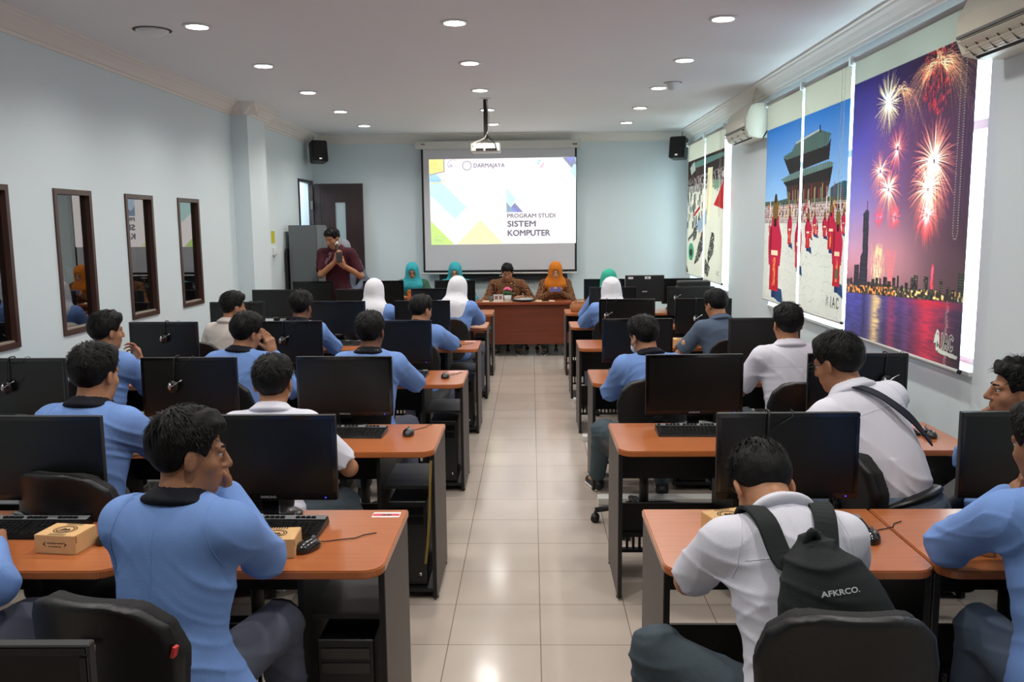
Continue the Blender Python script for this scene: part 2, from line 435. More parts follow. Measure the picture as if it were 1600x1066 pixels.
def ac_unit(lab, y0, y1, z0, z1, near):
    L = y1 - y0; H = z1 - z0
    t = thing('air_conditioner', lab, 'air conditioner', (XR, (y0 + y1) / 2, z0), 0, 'wall air conditioners')
    cream = mat('ac_cream', (222, 219, 200) if near else (216, 222, 222), .35)
    p = [(0, 0), (0, H), (-.13, H), (-.19, H * .93), (-.235, H * .6), (-.235, H * .30), (-.20, H * .05), (-.10, -.005)]
    m = MB(); n = len(p)
    v = [(a, -L / 2, z) for a, z in p] + [(a, L / 2, z) for a, z in p]
    m.add(v, [tuple(range(n)), tuple(range(2 * n - 1, n - 1, -1))] + [(i, n + i, n + (i + 1) % n, (i + 1) % n) for i in range(n)])
    m.build('casing', cream, t, bevel=.006)
    m = MB().box(-.243, -.222, -L / 2 + .02, L / 2 - .02, H * .30, H * .34); m.build('panel_seam', mat('ac_seam', (120, 120, 118), .5), t)
    m = MB().add([(-.237, -L / 2 + .05, H * .27), (-.237, L / 2 - .05, H * .27), (-.150, L / 2 - .05, -.004), (-.150, -L / 2 + .05, -.004)], [(0, 1, 2, 3)])
    m.build('outlet', mat('ac_dark', (22, 22, 22), .6), t)
    m = MB()
    for s in (.22, .62):
        x = -.240 + .085 * s; z = H * .27 - (H * .27) * s
        m.obox((x - .012, 0, z - .008), (.004, L - .12, .05), Matrix.Rotation(math.radians(-55), 3, 'Y'))
    m.build('louvre', cream, t)
    for k in range(9):
        y = -L / 2 + .09 + (L - .18) * k / 8
        if not near and k % 3: continue
        MB().add([(-.218, y - .002, H * .17), (-.218, y + .002, H * .17), (-.172, y + .002, H * .02), (-.172, y - .002, H * .02), (-.232, y - .002, H * .16), (-.232, y + .002, H * .16), (-.186, y + .002, H * .01), (-.186, y - .002, H * .01)],
                 [(0, 1, 2, 3), (7, 6, 5, 4), (0, 4, 5, 1), (1, 5, 6, 2), (2, 6, 7, 3), (3, 7, 4, 0)]).build('vane', mat('ac_vane', (70, 68, 64), .5), t)
    MB().box(-.2385, -.234, -L / 2 + .05, -L / 2 + .11, H * .40, H * .43).build('badge', M_chrome, t)
    return t
ac_unit('cream air conditioner nearest the camera at the top right', 3.42, 4.34, 2.56, 2.86, True)
a = ac_unit('white air conditioner on the wall between the two window bays', 8.45, 9.30, 2.60, 2.92, False)
MB().tube([(-.10, -.3, .32), (-.13, -.26, .36), (-.11, -.28, .44), (-.09, -.3, .5)], .008, 6).build('power_cable', mat('cream_cable', (190, 185, 165), .6), a)
MB().tube([(-.03, -.30, -.004), (-.06, -.42, .0), (-.02, -.46, .08), (-.01, -.46, .33)], .006, 6).build('drain_hose', M_blackm, a)

# wall items by the pillar
tag(MB().box(XL, XL + .004, 10.66, 10.80, 1.60, 1.75).build('notice_sticker', mat('sticker_yellow', (196, 190, 40), .5)), 'small yellow notice stuck on the left wall past the pillar', 'sticker')
o = thing('wall_socket', 'white socket box with plug below the yellow wall notice', 'socket', (XL, 10.74, 1.50))
MB().rbox(0, .03, -.05, .05, -.05, .05, .006).build('plate', M_white, o)
MB().box(.03, .07, -.02, .03, -.04, .01).build('plug', M_white, o)
# ================================================================ desks and computers
M_top = wood_mat('orange_beech', (172, 98, 54), (186, 110, 62), 0.30, (3, 60, 60), 0.35)
M_edge = M_top
M_lam = mat('grey_brown_laminate', (92, 84, 80), 0.55, bump=(400, .1))
M_desk = mat('black_board', (17, 17, 19), 0.45, bump=(200, .08))
ROWF = {0: 0.90, 1: 2.52, 2: 3.92, 3: 5.64, 4: 7.28, 5: 8.80, 6: 10.20}
DD = 0.58
ROWN = {0: 'row cut off by the frame', 1: 'first', 2: 'second', 3: 'third', 4: 'fourth', 5: 'fifth', 6: 'rearmost'}
LX = [-0.875, -1.705, -2.535]           # desk centres left of the aisle, from the aisle outwards
RX = [0.815, 1.645]
POSL = ['beside the aisle', 'middle seat', 'next to the wall']
POSR = ['beside the aisle', 'next to the window wall']
def where(side, row, k):
    return '%s side, %s row, %s' % ('left' if side == 'L' else 'right', ROWN[row], (POSL if side == 'L' else POSR)[k])

W2 = 0.412
def make_desk():
    t = thing('computer_desk', 'desk', 'desk', (0, 0, 0), 0, 'orange topped computer desks')
    r = .07; poly = [(-W2, DD), (-W2, r)]
    poly += [(-W2 + r - r * math.cos(a), r - r * math.sin(a)) for a in [PI / 2 * i / 6 for i in range(1, 7)]]
    poly += [(W2 - r + r * math.sin(a), r - r * math.cos(a)) for a in [PI / 2 * i / 6 for i in range(0, 7)]] + [(W2, DD)]
    poly = poly[::-1]
    MB().prism([(x, y) for x, y in poly][::-1], .722, .75).build('desktop', M_top, t, bevel=.004)
    for s in (-1, 1):
        x = s * (W2 - .012)
        o = MB().box(x - .009 if s > 0 else x - .009, x + .009, .05, DD - .03, .012, .722).build('side_panel', M_desk, t)
        MB().box((x + .009) if s > 0 else (x - .0115), (x + .0115) if s > 0 else (x - .009), .052, DD - .032, .014, .72).build('laminate_face', M_lam, o)
        for yy in (.09, DD - .07): MB().cyl((x, yy), .014, 0, .012, 10).build('foot', M_blackm, o)
    xc = W2 - .27
    MB().box(xc - .009, xc + .009, .06, DD - .04, .04, .722).build('cabinet_panel', M_desk, t)
    MB().box(xc + .009, W2 - .021, .06, DD - .04, .04, .058).build('cabinet_floor', M_desk, t)
    MB().box(xc + .009, W2 - .021, .14, DD - .04, .53, .546).build('shelf', mat('shelf_board', (40, 43, 42), .4), t)
    MB().box(-W2 + .021, xc - .009, DD - .075, DD - .06, .47, .722).build('modesty_panel', M_desk, t)
    MB().box(-W2 + .021, xc - .009, DD - .075, DD - .06, .18, .335).build('lower_panel', M_desk, t)
    m = MB().box(-W2 + .021, xc - .009, DD - .09, DD - .05, .07, .085).box(-W2 + .021, xc - .009, DD - .09, DD - .05, .155, .18)
    n = 15
    for i in range(n + 1):
        x = -W2 + .03 + (xc - .018 + W2 - .03 - .012) * i / n; m.box(x - .007, x + .007, DD - .076, DD - .066, .085, .155)
    m.build('cable_tray', M_blackm, t)
    MB().box(xc - .014, xc - .009, .10, .42, .60, .63).build('drawer_runner', M_chrome, t)
    return t
desk0 = make_desk(); first = True
def at_desk(src, first_flag, loc, rz, label, group=None):
    if first_flag: src.location = loc; src.rotation_euler = (0, 0, rz); src['label'] = label; return src
    return dup(src, loc, rz, label, group)
DESKS = [('L', r, k) for r in range(1, 7) for k in range(3)] + [('R', r, k) for r in range(1, 7) for k in range(2)] + [('L', 0, 0)]
def dx(side, k): return (LX if side == 'L' else RX)[k]
for i, (s, r, k) in enumerate(DESKS):
    at_desk(desk0, i == 0, (dx(s, k), ROWF[r], 0), 0, 'orange topped computer desk, ' + where(s, r, k))

# monitor: origin at the base on the desk, screen faces -Y (towards the camera)
M_bezel = mat('glossy_black', (8, 8, 9), .18, .6, coat=.3)
M_screen = mat('dark_screen', (9, 13, 13), .30, .5, bump=(500, .02))
def make_monitor():
    t = thing('computer_monitor', 'monitor', 'monitor', (0, 0, 0), 0, 'black monitors on the desks')
    w, z0, z1 = .252, .062, .376
    m = MB().rbox(-w, w, -.012, .012, z0, z1, .004)
    # shallow domed back
    m.rbox(-w + .05, w - .05, .012, .042, z0 + .04, z1 - .04, .015)
    m.build('housing', M_blackm, t)
    m = MB()
    for a in ((-w, w, z1 - .016, z1), (-w, w, z0, z0 + .024), (-w, -w + .016, z0 + .024, z1 - .016), (w - .016, w, z0 + .024, z1 - .016)):
        m.box(a[0] + .001, a[1] - .001, -.017, -.012, a[2] + .0005, a[3] - .0005)
    bz = m.build('bezel', M_bezel, t, bevel=.002)
    MB().box(-w + .016, w - .016, -.0135, -.0121, z0 + .024, z1 - .016).build('screen_panel', M_screen, t)
    v, f = text_geo('SAMSUNG', .0125, .02, 'CENTER')
    MB().add([(a, -.0178, b + z0 + .008) for a, b, c in v], f).build('lettering', mat('silver_print', (150, 155, 158), .4), bz)
    MB().box(w - .045, w - .040, -.0178, -.017, z0 + .009, z0 + .012).build('power_lamp', mat('blue_lamp', (40, 60, 255), emit=((50, 60, 255), 3.0)), bz)
    m = MB().prism([(-.028, .012), (.028, .012), (.036, .10), (-.036, .10)], .0, .022, 'y'); m.build('neck', M_bezel, t)
    m = MB(); n = 28
    v = []; 
    for z, k in ((0, 1.0), (.008, 1.0), (.014, .9), (.016, .55)):
        for i in range(n): a = 2 * PI * i / n; v.append((.115 * k * math.cos(a), .010 + .068 * k * math.sin(a), z))
    f = [(a * n + i, a * n + (i + 1) % n, (a + 1) * n + (i + 1) % n, (a + 1) * n + i) for a in range(3) for i in range(n)] + [tuple(range(n - 1, -1, -1)), tuple(range(3 * n, 4 * n))]
    m.add(v, f, True).build('base', M_bezel, t)
    return t
mon0 = make_monitor()
MY = {r: ROWF[r] + .52 for r in ROWF}; MY[0] = 1.32
MXT = {('L', 1): (-.96, -1.81, -2.66), ('L', 2): (-.98, -1.795, -2.70), ('L', 3): (-.97, -1.76, -2.66), ('L', 4): (-.99, -1.76, -2.68), ('L', 5): (-1.05, -1.87, -2.78),
       ('L', 6): (-.95, -1.84, -2.72), ('R', 1): (.91, 1.77), ('R', 2): (.84, 1.675), ('R', 3): (.755, 1.655), ('R', 4): (.86, 1.545), ('R', 5): (.87, 1.71), ('R', 6): (.90, 1.86), ('L', 0): (-.975,)}
MX = {(s, r, k): MXT[(s, r)][k] for s, r, k in DESKS}
for i, (s, r, k) in enumerate(DESKS):
    rz = rnd.uniform(-.03, .03)
    at_desk(mon0, i == 0, (MX[(s, r, k)], MY[r], .7501), rz, 'black flat monitor, ' + where(s, r, k))

# keyboard
M_key = mat('black_keys', (16, 17, 18), .45)
M_silver = mat('silver_plastic', (150, 152, 155), .35, metal=.3)
def make_keyboard():
    t = thing('keyboard', 'keyboard', 'keyboard', (0, 0, 0), 0, 'black and silver keyboards')
    m = MB(); v = [(-.225, -.085, 0), (.225, -.085, 0), (.225, .085, 0), (-.225, .085, 0), (-.222, -.080, .014), (.222, -.080, .014), (.222, .080, .030), (-.222, .080, .030)]
    m.add(v, [(0, 3, 2, 1), (4, 5, 6, 7), (0, 1, 5, 4), (1, 2, 6, 5), (2, 3, 7, 6), (3, 0, 4, 7)]); m.build('base', M_black, t, bevel=.003)
    sl = .016 / .160
    zt = lambda y: .014 + (y + .08) * sl
    m = MB().add([(-.219, .046, zt(.046) + .0006), (.219, .046, zt(.046) + .0006), (.219, .079, zt(.079) + .0006), (-.219, .079, zt(.079) + .0006)], [(0, 1, 2, 3)])
    m.build('silver_strip', M_silver, t)
    m = MB()
    def key(x, y, w, d=.0155):
        z = zt(y); a, b_, h = w / 2, d / 2, .007
        m.add([(x - a, y - b_, z), (x + a, y - b_, z), (x + a, y + b_, z), (x - a, y + b_, z), (x - a * .8, y - b_ * .75, z + h), (x + a * .8, y - b_ * .75, z + h), (x + a * .8, y + b_ * .8, z + h), (x - a * .8, y + b_ * .8, z + h)],
              [(4, 5, 6, 7), (0, 1, 5, 4), (1, 2, 6, 5), (2, 3, 7, 6), (3, 0, 4, 7)])
    for row in range(5):
        y = -.066 + row * .0195
        if row == 0:
            for x, w in ((-.203, .024), (-.175, .02), (-.152, .02), (-.085, .105), (-.018, .02), (.005, .02), (.030, .02)): key(x, y, w)
        else:
            for c in range(13): key(-.205 + c * .0192 + row * .0012, y, .0165)
        for c in range(3):
            if row in (0, 3, 4) or (row == 1 and c == 1): key(.075 + c * .0192, y, .0165)
        for c in range(4): key(.142 + c * .0192, y, .0165)
    for g, x0 in enumerate((-.207, -.165, -.078, .009)):
        for c in range(1 if g == 0 else 4): key(x0 + c * .0185, .056, .016, .013)
    for c in range(4): key(.12 + c * .0185, .056, .016, .010)
    ks = m.build('keys', M_key, t); ks['kind'] = 'stuff'
    return t
kb0 = make_keyboard()
# mouse with cable
def make_mouse():
    t = thing('computer_mouse', 'mouse', 'mouse', (0, 0, 0), 0, 'black computer mice')
    m = MB(); n = 20; v = []; prof = [(0, .97), (.006, 1.0), (.016, .97), (.026, .80), (.033, .52), (.0365, .2)]
    for z, k in prof:
        for i in range(n):
            a = 2 * PI * i / n; x = .030 * k * math.cos(a) * (1 - .08 * math.sin(a)); y = .055 * k * math.sin(a)
            v.append((x, y - .006 * (z / .036), z))
    f = [(a * n + i, a * n + (i + 1) % n, (a + 1) * n + (i + 1) % n, (a + 1) * n + i) for a in range(5) for i in range(n)] + [tuple(range(n - 1, -1, -1)), tuple(range(5 * n, 6 * n))]
    m.add(v, f, True).build('shell', mat('mouse_black', (14, 16, 18), .22, .6, coat=.4), t)
    MB().tube([(-.004, .026, .031), (.004, .026, .031)], .009, 12).build('wheel', mat('wheel_grey', (90, 92, 95), .4), t)
    m = MB().tube([(0, .053, .010), (.004, .075, .004), (.03, .11, .003), (.07, .15, .003), (.075, .19, .003), (.10, .225, .003)], .0018, 6); m.build('cable', M_blackm, t)
    return t
ms0 = make_mouse()
fk = fm = True
KB = [(s, r, k) for (s, r, k) in DESKS if r and not (s == 'R' and r == 1)] + [('R', 1, 0), ('R', 1, 1)]
for (s, r, k) in KB:
    x = MX[(s, r, k)] + .01; y = ROWF[r] + .355
    at_desk(kb0, fk, (x, y, .7501), rnd.uniform(-.05, .02), 'black keyboard with silver strip, ' + where(s, r, k)); fk = False
MOUSE = {('L', 1, 0): (-.735, 2.70), ('L', 1, 1): (-1.43, 2.78), ('L', 2, 0): (-.625, 4.26), ('L', 3, 0): (-.60, 5.90), ('L', 4, 0): (-.64, 7.46), ('L', 5, 0): (-.69, 9.0),
         ('L', 2, 1): (-1.42, 4.2), ('L', 4, 1): (-1.42, 7.52), ('L', 3, 1): (-1.42, 5.95), ('R', 1, 0): (1.12, 2.78), ('R', 2, 0): (1.15, 4.2), ('R', 2, 1): (1.94, 4.18),
         ('R', 3, 0): (1.08, 5.9), ('R', 4, 0): (1.15, 7.5)}
for (s, r, k), (x, y) in MOUSE.items():
    at_desk(ms0, fm, (x, y, .7501), rnd.uniform(-.7, -.1) if (s, r) == ('L', 1) else rnd.uniform(-.4, .3), 'black corded mouse, ' + where(s, r, k)); fm = False

# tower computers in the cabinets beside the aisle
def make_tower():
    t = thing('tower_computer', 'tower', 'computer', (0, 0, 0), 0, 'black tower computers')
    MB().rbox(-.09, .09, .008, .38, .008, .42, .006).build('case', M_black, t)
    m = MB().rbox(-.092, .092, -.008, .008, .004, .424, .006); fp = m.build('front_panel', mat('tower_front', (22, 23, 25), .3), t)
    for z in (.36, .31): MB().box(-.078, .078, -.012, -.008, z, z + .036).build('drive_bay', M_bezel, fp)
    MB().xform(Matrix.Identity(4)).tube([(.058, -.0085, .055), (.058, -.013, .055)], .012, 16).build('power_button', M_chrome, fp)
    MB().box(-.07, -.03, -.0095, -.008, .05, .062).build('port_strip', mat('port_grey', (120, 122, 124), .4), fp)
    return t
tw0 = make_tower(); ft = True
for (s, r, k) in [('L', r, 0) for r in range(1, 7)] + [('R', 1, 0), ('R', 2, 0), ('R', 3, 0), ('R', 4, 0)]:
    at_desk(tw0, ft, (dx(s, k) + W2 - .142, ROWF[r] + .10, .0581), 0, 'black tower computer in desk cabinet, ' + where(s, r, k)); ft = False

# stickers on desktops
def desk_sticker(x, y, rz, word, lab, w=.10, h=.055):
    t = thing('desk_sticker', lab, 'sticker', (x, y, .7503), rz, 'numbered desk stickers')
    MB().box(-w / 2, w / 2, -h / 2, h / 2, 0, .0006).build('label_paper', mat('sticker_white', (235, 232, 230), .5), t)
    MB().box(-w / 2 + .002, w / 2 - .002, -.014, .010, .0006, .0009).build('red_band', mat('sticker_red', (214, 55, 72), .5), t)
    if word:
        v, f = text_geo(word, .026, .03, 'CENTER'); MB().add([(a * 1.5, b - .011, .0012) for a, b, c in v], f).build('lettering', mat('ink_black', (25, 20, 22), .5), t)
desk_sticker(-.535, 3.04, 0, '28', 'white sticker with red band and number on the desktop nearest the aisle')
desk_sticker(-.55, 6.15, 0, '', 'pale sticker on the back corner of the third desk left of the aisle')
desk_sticker(-.56, 7.80, 0, '', 'pale sticker on the back corner of the fourth desk left of the aisle')
desk_sticker(1.95, 4.40, 0, '', 'white and red sticker on the desktop by the window wall')

# yellow strap hanging off the second left desk
m = MB(); pts = [(-.478, 3.955, .70), (-.482, 3.93, .60), (-.487, 3.925, .45), (-.500, 3.93, .30), (-.512, 3.935, .20)]
v = []; 
for p in pts: v += [(p[0] - .006, p[1], p[2]), (p[0] + .006, p[1], p[2]), (p[0] + .006, p[1] + .002, p[2]), (p[0] - .006, p[1] + .002, p[2])]
f = [(4 * i + a, 4 * i + (a + 1) % 4, 4 * i + 4 + (a + 1) % 4, 4 * i + 4 + a) for i in range(4) for a in range(4)] + [(3, 2, 1, 0), (16, 17, 18, 19)]
tag(m.add(v, f).build('edge_strip', mat('old_edge_strip', (128, 104, 44), .6)), 'loose yellow edging strip dangling from the second left aisle desk', 'strip')

# ---------------------------------------------------------------- headsets hung over monitors
def headset(x, y, zt, lab, rz=0, front=True, white=False, drop=.13):
    t = thing('headset', lab, 'headset', (x, y, zt), rz, 'headsets hung over monitors')
    pts = []
    for i in range(13):
        a = PI * i / 12; pts.append((.012 * math.sin(a) * 0 + (-.01 + .02 * i / 12), -.03 * math.cos(a), .012 * math.sin(a) + .002))
    band = [(-.012, -.028, -drop)] + [(-.012 + .002 * i, -.028, -drop * (1 - i / 4)) for i in range(1, 4)] + [(-.004, -.026, -.01), (0, -.018, .004), (.0, .0, .007), (.0, .034, .004), (.002, .048, -.02), (.004, .05, -drop * .8)]
    MB().tube(band, .0035, 6).build('headband', M_blackm, t)
    c = M_chrome if not white else mat('white_cup', (210, 210, 212), .4)
    for yy, nm in ((-.045, 'ear_cup'), (.052, 'ear_cup')):
        e = MB().ell((-.010, yy, -drop - .02), (.030, .015, .034)).build(nm, M_black, t)
        if yy < 0:
            MB().ell((-.022, yy - .006, -drop - .018), (.010, .013, .022), 10, 8).build('cup_trim', c, e)
    MB().tube([(-.02, -.06, -drop - .02), (.0, -.066, -drop - .01), (.028, -.064, -drop + .01), (.045, -.060, -drop + .018)], [.003, .0025, .002, .005], 6).build('microphone_boom', c, t)
    MB().tube([(-.004, -.028, -drop * .2), (.05, -.024, -.03), (.08, -.022, -.01), (.085, -.01, .006), (.086, .02, .006), (.088, .052, -.03), (.085, .055, -.12)], .0016, 5).build('cord', M_blackm, t)
ZT = .7501 + .376
headset(-2.74, MY[2], ZT, 'black headset hung over the monitor at the far left of the second row')
headset(-1.86, MY[2], ZT, 'black headset hung over the middle monitor of the second left row')
headset(-2.64, MY[3], ZT, 'black headset with bright trim over the wall monitor of the third left row', drop=.10)
headset(-1.78, MY[3], ZT, 'black headset over the middle monitor of the third left row', drop=.12)
headset(-2.56, MY[4], ZT, 'headset on the wall monitor of the fourth left row', drop=.12)
headset(1.82, MY[2], ZT, 'black and silver headset over the monitor beside the fireworks blind', drop=.12)
headset(.68, MY[4], ZT, 'headset with silver cup over the aisle monitor of the fourth right row', drop=.13)
headset(1.48, MY[4], ZT, 'headset with white boom on the window monitor of the fourth right row', white=True, drop=.16)
headset(1.02, MY[6] + .0, ZT, 'headset on the rearmost right monitor', drop=.1)
headset(1.55, MY[5], ZT, 'headset looped over the window monitor of the fifth right row', drop=.1)
headset(.84, MY[1] - .0, ZT, 'black headset over the nearest monitor right of the aisle', drop=.30)

# odd items on the rear right desks
t = thing('computer_monitor', 'taller monitor with white number stickers at the rear of the right rows', 'monitor', (1.37, 10.52, .7501), 0)
MB().rbox(-.235, .235, -.02, .02, .11, .43, .01).build('housing', M_blackm, t)
MB().box(-.20, -.14, -.021, -.02, .385, .41).build('number_sticker', MATS['sticker_white'], t); MB().box(.0, .07, -.021, -.02, .385, .415).build('number_sticker', MATS['sticker_white'], t)
v, f = text_geo('48', .024, .03); MB().add([(a + .02, -.0215, b + .390) for a, b, c in v], f).build('lettering', MATS['ink_black'], t)
MB().box(-.03, .03, -.0215, -.02, .225, .24).build('badge', MATS['silver_print'], t)
MB().box(-.03, .03, -.01, .02, .01, .13).build('neck', M_bezel, t)
MB().box(-.11, .11, -.07, .08, 0, .012).build('base', M_bezel, t)
t = thing('printer', 'black printer on the rear right desk under the far blinds', 'printer', (1.93, 10.38, .7501))
MB().rbox(-.21, .21, -.10, .14, 0, .30, .03).build('body', M_black, t)
MB().rbox(-.19, .19, -.12, .10, .30, .37, .03).build('lid', M_blackm, t)
MB().box(-.12, .12, -.13, -.10, .10, .115).build('tray_slot', M_silver, t)

# white cable trunking on the floor between the right rows
for i, (yy, xa, xb) in enumerate(((5.40, .42, 1.2), (7.05, .42, 1.2), (8.6, .42, 1.2))):
    tag(MB().rbox(xa, xb, yy, yy + .10, 0, .045, .006).build('cable_trunking', mat('trunking_white', (205, 205, 200), .5)), 'white floor cable trunking behind the %s right row' % ROWN[i + 2], 'trunking', 'white floor trunkings')

# ---------------------------------------------------------------- kraft snack boxes
M_kraft = mat('kraft_card', (214, 172, 118), .75, bump=(200, .1), var=(12, .06))
M_ink = mat('brown_ink', (62, 40, 26), .8)
def make_box():
    t = thing('snack_box', 'box', 'box', (0, 0, 0), 0, 'kraft cardboard snack boxes')
    a, b_, h = .072, .058, .062
    body = MB().box(-a, a, -b_, b_, 0, h).build('carton', M_kraft, t, bevel=.0015)
    m = MB()
    # round emblem on the lid: ring, peak and line marks, with brush stripes before and behind
    n = 40
    for r0, r1 in ((.034, .038), (.026, .030)):
        v = [(rr * math.cos(2 * PI * i / n), rr * .92 * math.sin(2 * PI * i / n), h + .0006) for rr in (r0, r1) for i in range(n)]
        m.add(v, [(i, (i + 1) % n, n + (i + 1) % n, n + i) for i in range(n)])
    m.add([(-.022, -.008, h + .0006), (.022, -.008, h + .0006), (.010, .010, h + .0006), (.004, .004, h + .0006), (-.006, .012, h + .0006)], [(0, 1, 2, 3, 4)])
    m.add([(-.020, -.018, h + .0006), (.020, -.018, h + .0006), (.020, -.013, h + .0006), (-.020, -.013, h + .0006)], [(0, 1, 2, 3)])
    for k in range(7):
        x = -.026 + k * .0085
        for y0_, y1_ in ((.040, .055), (-.055, -.040)):
            m.add([(x, y0_, h + .0006), (x + .004, y0_, h + .0006), (x + .006, y1_, h + .0006), (x + .002, y1_, h + .0006)], [(0, 1, 2, 3)])
    m.build('emblem', M_ink, body)
    m = MB()
    for k, (y, w) in enumerate(((.036, .026), (.025, .022))):     # two faint lines of small print, illegible in the photo
        x = -w
        while x < w:
            l = rnd.uniform(.0015, .004); m.box(x, x + l, -b_ - .0006, -b_ - .0003, y - rnd.uniform(.001, .0025), y + rnd.uniform(.001, .0025)); x += l + .0012
    for s in (-1, 1):
        m.ell((s * .038, -b_ - .0006, .032), (.004, .0004, .003), 8, 6); m.ell((s * .034, -b_ - .0006, .038), (.002, .0004, .002), 8, 6); m.ell((s * .034, -b_ - .0006, .026), (.002, .0004, .002), 8, 6)
    m.build('small_print', M_ink, body)
    MB().box(a + .0003, a + .0008, -b_ + .005, -b_ + .008, h - .026, h - .002).xform(Matrix.Identity(4)).build('tuck_slit', mat('slit_dark', (90, 62, 36), .8), body)
    return t
bx0 = make_box()
BOXES = [(-.835, 2.68, .06, 'brown snack box beside the mouse on the nearest left aisle desk'),
         (-1.545, 2.72, -.12, 'brown snack box before the keyboard at the left edge of the picture'),
         (1.40, 2.71, -.42, 'brown snack box by the elbow of the student at the right edge'),
         (.665, 2.86, .3, 'brown snack box behind the bowed student with the backpack'),
         (1.29, 7.44, -.03, 'brown snack box in front of the student in the grey shirt'),
         (1.47, 5.92, .15, 'brown snack box behind the monitor in front of the white shirt student'),
         (.60, 9.05, .4, 'snack box on the aisle desk of the fifth right row'),
         (1.10, 9.10, .2, 'snack box between the monitors of the fifth right row')]
for i, (x, y, rz, lab) in enumerate(BOXES): at_desk(bx0, i == 0, (x, y, .7501), rz, lab)

# ---------------------------------------------------------------- front tables and their things
M_tab = wood_mat('red_orange_table', (138, 66, 38), (156, 78, 46), 0.4, (2, 40, 30), .15)
def front_table(x0, x1, lab):
    w = x1 - x0
    t = thing('front_table', lab, 'table', ((x0 + x1) / 2, 11.75, 0), 0, 'long tables at the front of the room')
    MB().box(-w / 2, w / 2, 0, .52, .715, .75).build('table_top', M_tab, t, bevel=.004)
    MB().box(-w / 2 + .05, w / 2 - .05, .04, .06, .17, .715).build('front_panel', wood_mat('dark_red_front', (108, 50, 28), (124, 60, 34), .45, (2, 40, 30), .1), t)
    for s in (-1, 1):
        MB().box(s * (w / 2 - .045) - .015, s * (w / 2 - .045) + .015, .06, .50, .0, .715).build('side_panel', M_tab, t)
front_table(-.92, .555, 'long orange front table where the man in batik sits')
front_table(-2.40, -.93, 'long orange front table before the women in turquoise headscarves')

t = thing('flower_pot', 'white pot with pink artificial flower on the front table', 'flower pot', (-.33, 11.92, .7501))
MB().lathe([(.040, 0), (.055, .085), (.050, .085), (.04, .07)]).build('pot', M_white, t)
m = MB()
for k in range(16):
    a = k * 2.4; r = .03 + .05 * (k % 3) / 2; m.ell((r * math.cos(a), r * math.sin(a), .10 + .012 * (k % 4)), (.028, .012, .010), 8, 6)
m.build('foliage', mat('leaf_green', (48, 92, 46), .5), t)
m = MB()
for k in range(14):
    a = k * 2.4; r = .005 + .012 * math.sqrt(k); m.ell((r * math.cos(a), r * math.sin(a), .155 + .012 * (3 - k / 5)), (.018, .018, .010), 8, 6)
m.build('blossom', mat('pink_petals', (236, 110, 150), .6), t)
t = thing('paper_card', 'white folded card standing by the flower pot on the front table', 'card', (-.455, 11.90, .7501))
MB().box(-.065, .065, -.004, .004, 0, .10).build('card', mat('card_white', (222, 218, 214), .6), t)
MB().box(-.05, -.01, -.0048, -.004, .03, .08).box(.01, .045, -.0048, -.004, .03, .08).build('print', mat('card_print', (150, 110, 105), .6), t)
t = thing('drinking_glass', 'small dark drinking glass at the left of the folded card', 'glass', (-.56, 11.92, .7501))
MB().lathe([(.026, 0), (.032, .07), (.029, .07), (.024, .006)]).build('tumbler', mat('grey_glass', (95, 100, 100), .15), t)
t = thing('tray_dish', 'oval silver tray with dark rim on the front table', 'tray', (-.11, 11.97, .7501))
MB().lathe([(.10, 0), (.165, .012), (.17, .024), (.16, .026)], seg=32).build('dark_rim', M_blackm, t)
MB().lathe([(.158, .026), (.12, .045), (.001, .048), (.001, .02), (.158, .02)], seg=32).build('silver_lid', mat('tray_silver', (190, 190, 186), .3, metal=.5), t)
tag(MB().box(.14, .24, 11.90, 11.96, .7501, .762).build('mobile_phone', M_bezel), 'dark phone lying on the cream cloth on the front table', 'phone')
tag(MB().box(-.68, .32, 11.86, 12.10, .7501, .7504).build('table_cloth', mat('cream_cloth', (218, 196, 164), .9)), 'narrow cream cloth under the tray on the front table', 'cloth')
for o in bpy.data.objects:
    if o.name.split('.')[0] in ('flower_pot', 'paper_card', 'drinking_glass', 'tray_dish'): o.location.z = .7506
bpy.data.objects['mobile_phone'].location.z = .0005
t = thing('tissue_box', 'orange patterned tissue box in front of the woman in glasses', 'box', (-1.64, 11.86, .7501))
MB().box(-.06, .06, -.06, .06, 0, .17).build('carton', mat('orange_print', (205, 100, 40), .6, var=(40, .5)), t, bevel=.003)

# tan handbag on the rear right aisle desk
t = thing('handbag', 'tan leather handbag on the rearmost right desk by the aisle', 'handbag', (.60, 10.42, .7501))
m = MB(); n = 20; v = []
for z, k, d in ((0, .94, .9), (.01, 1, 1), (.06, 1.02, 1), (.10, .93, .7), (.125, .82, .35), (.13, .6, .1)):
    for i in range(n):
        a = 2 * PI * i / n; c_, s_ = math.cos(a), math.sin(a)
        v.append((.13 * k * math.copysign(abs(c_) ** .6, c_), .055 * d * math.copysign(abs(s_) ** .8, s_), z))
f = [(a * n + i, a * n + (i + 1) % n, (a + 1) * n + (i + 1) % n, (a + 1) * n + i) for a in range(5) for i in range(n)] + [tuple(range(n - 1, -1, -1)), tuple(range(5 * n, 6 * n))]
M_lea = mat('tan_leather', (170, 105, 55), .45, bump=(80, .2)); m.add(v, f, True).build('body', M_lea, t)
MB().tube([(-.08, 0, .12), (-.07, -.02, .145), (0, -.035, .15), (.07, -.02, .145), (.08, 0, .12)], .007).build('handle', M_lea, t)
MB().tube([(-.10, -.03, .115), (0, -.045, .118), (.10, -.03, .115)], .003, 6).build('zip', mat('brass', (160, 120, 60), .3, metal=.8), t)
t = thing('snack_packet', 'red and gold snack packet with pink straw on a rear right desk', 'packet', (1.14, 10.3, .7501), .1)
MB().rbox(-.10, .10, -.03, .03, 0, .09, .012).build('wrapper', mat('packet_red', (170, 52, 40), .4, var=(30, .5)), t)
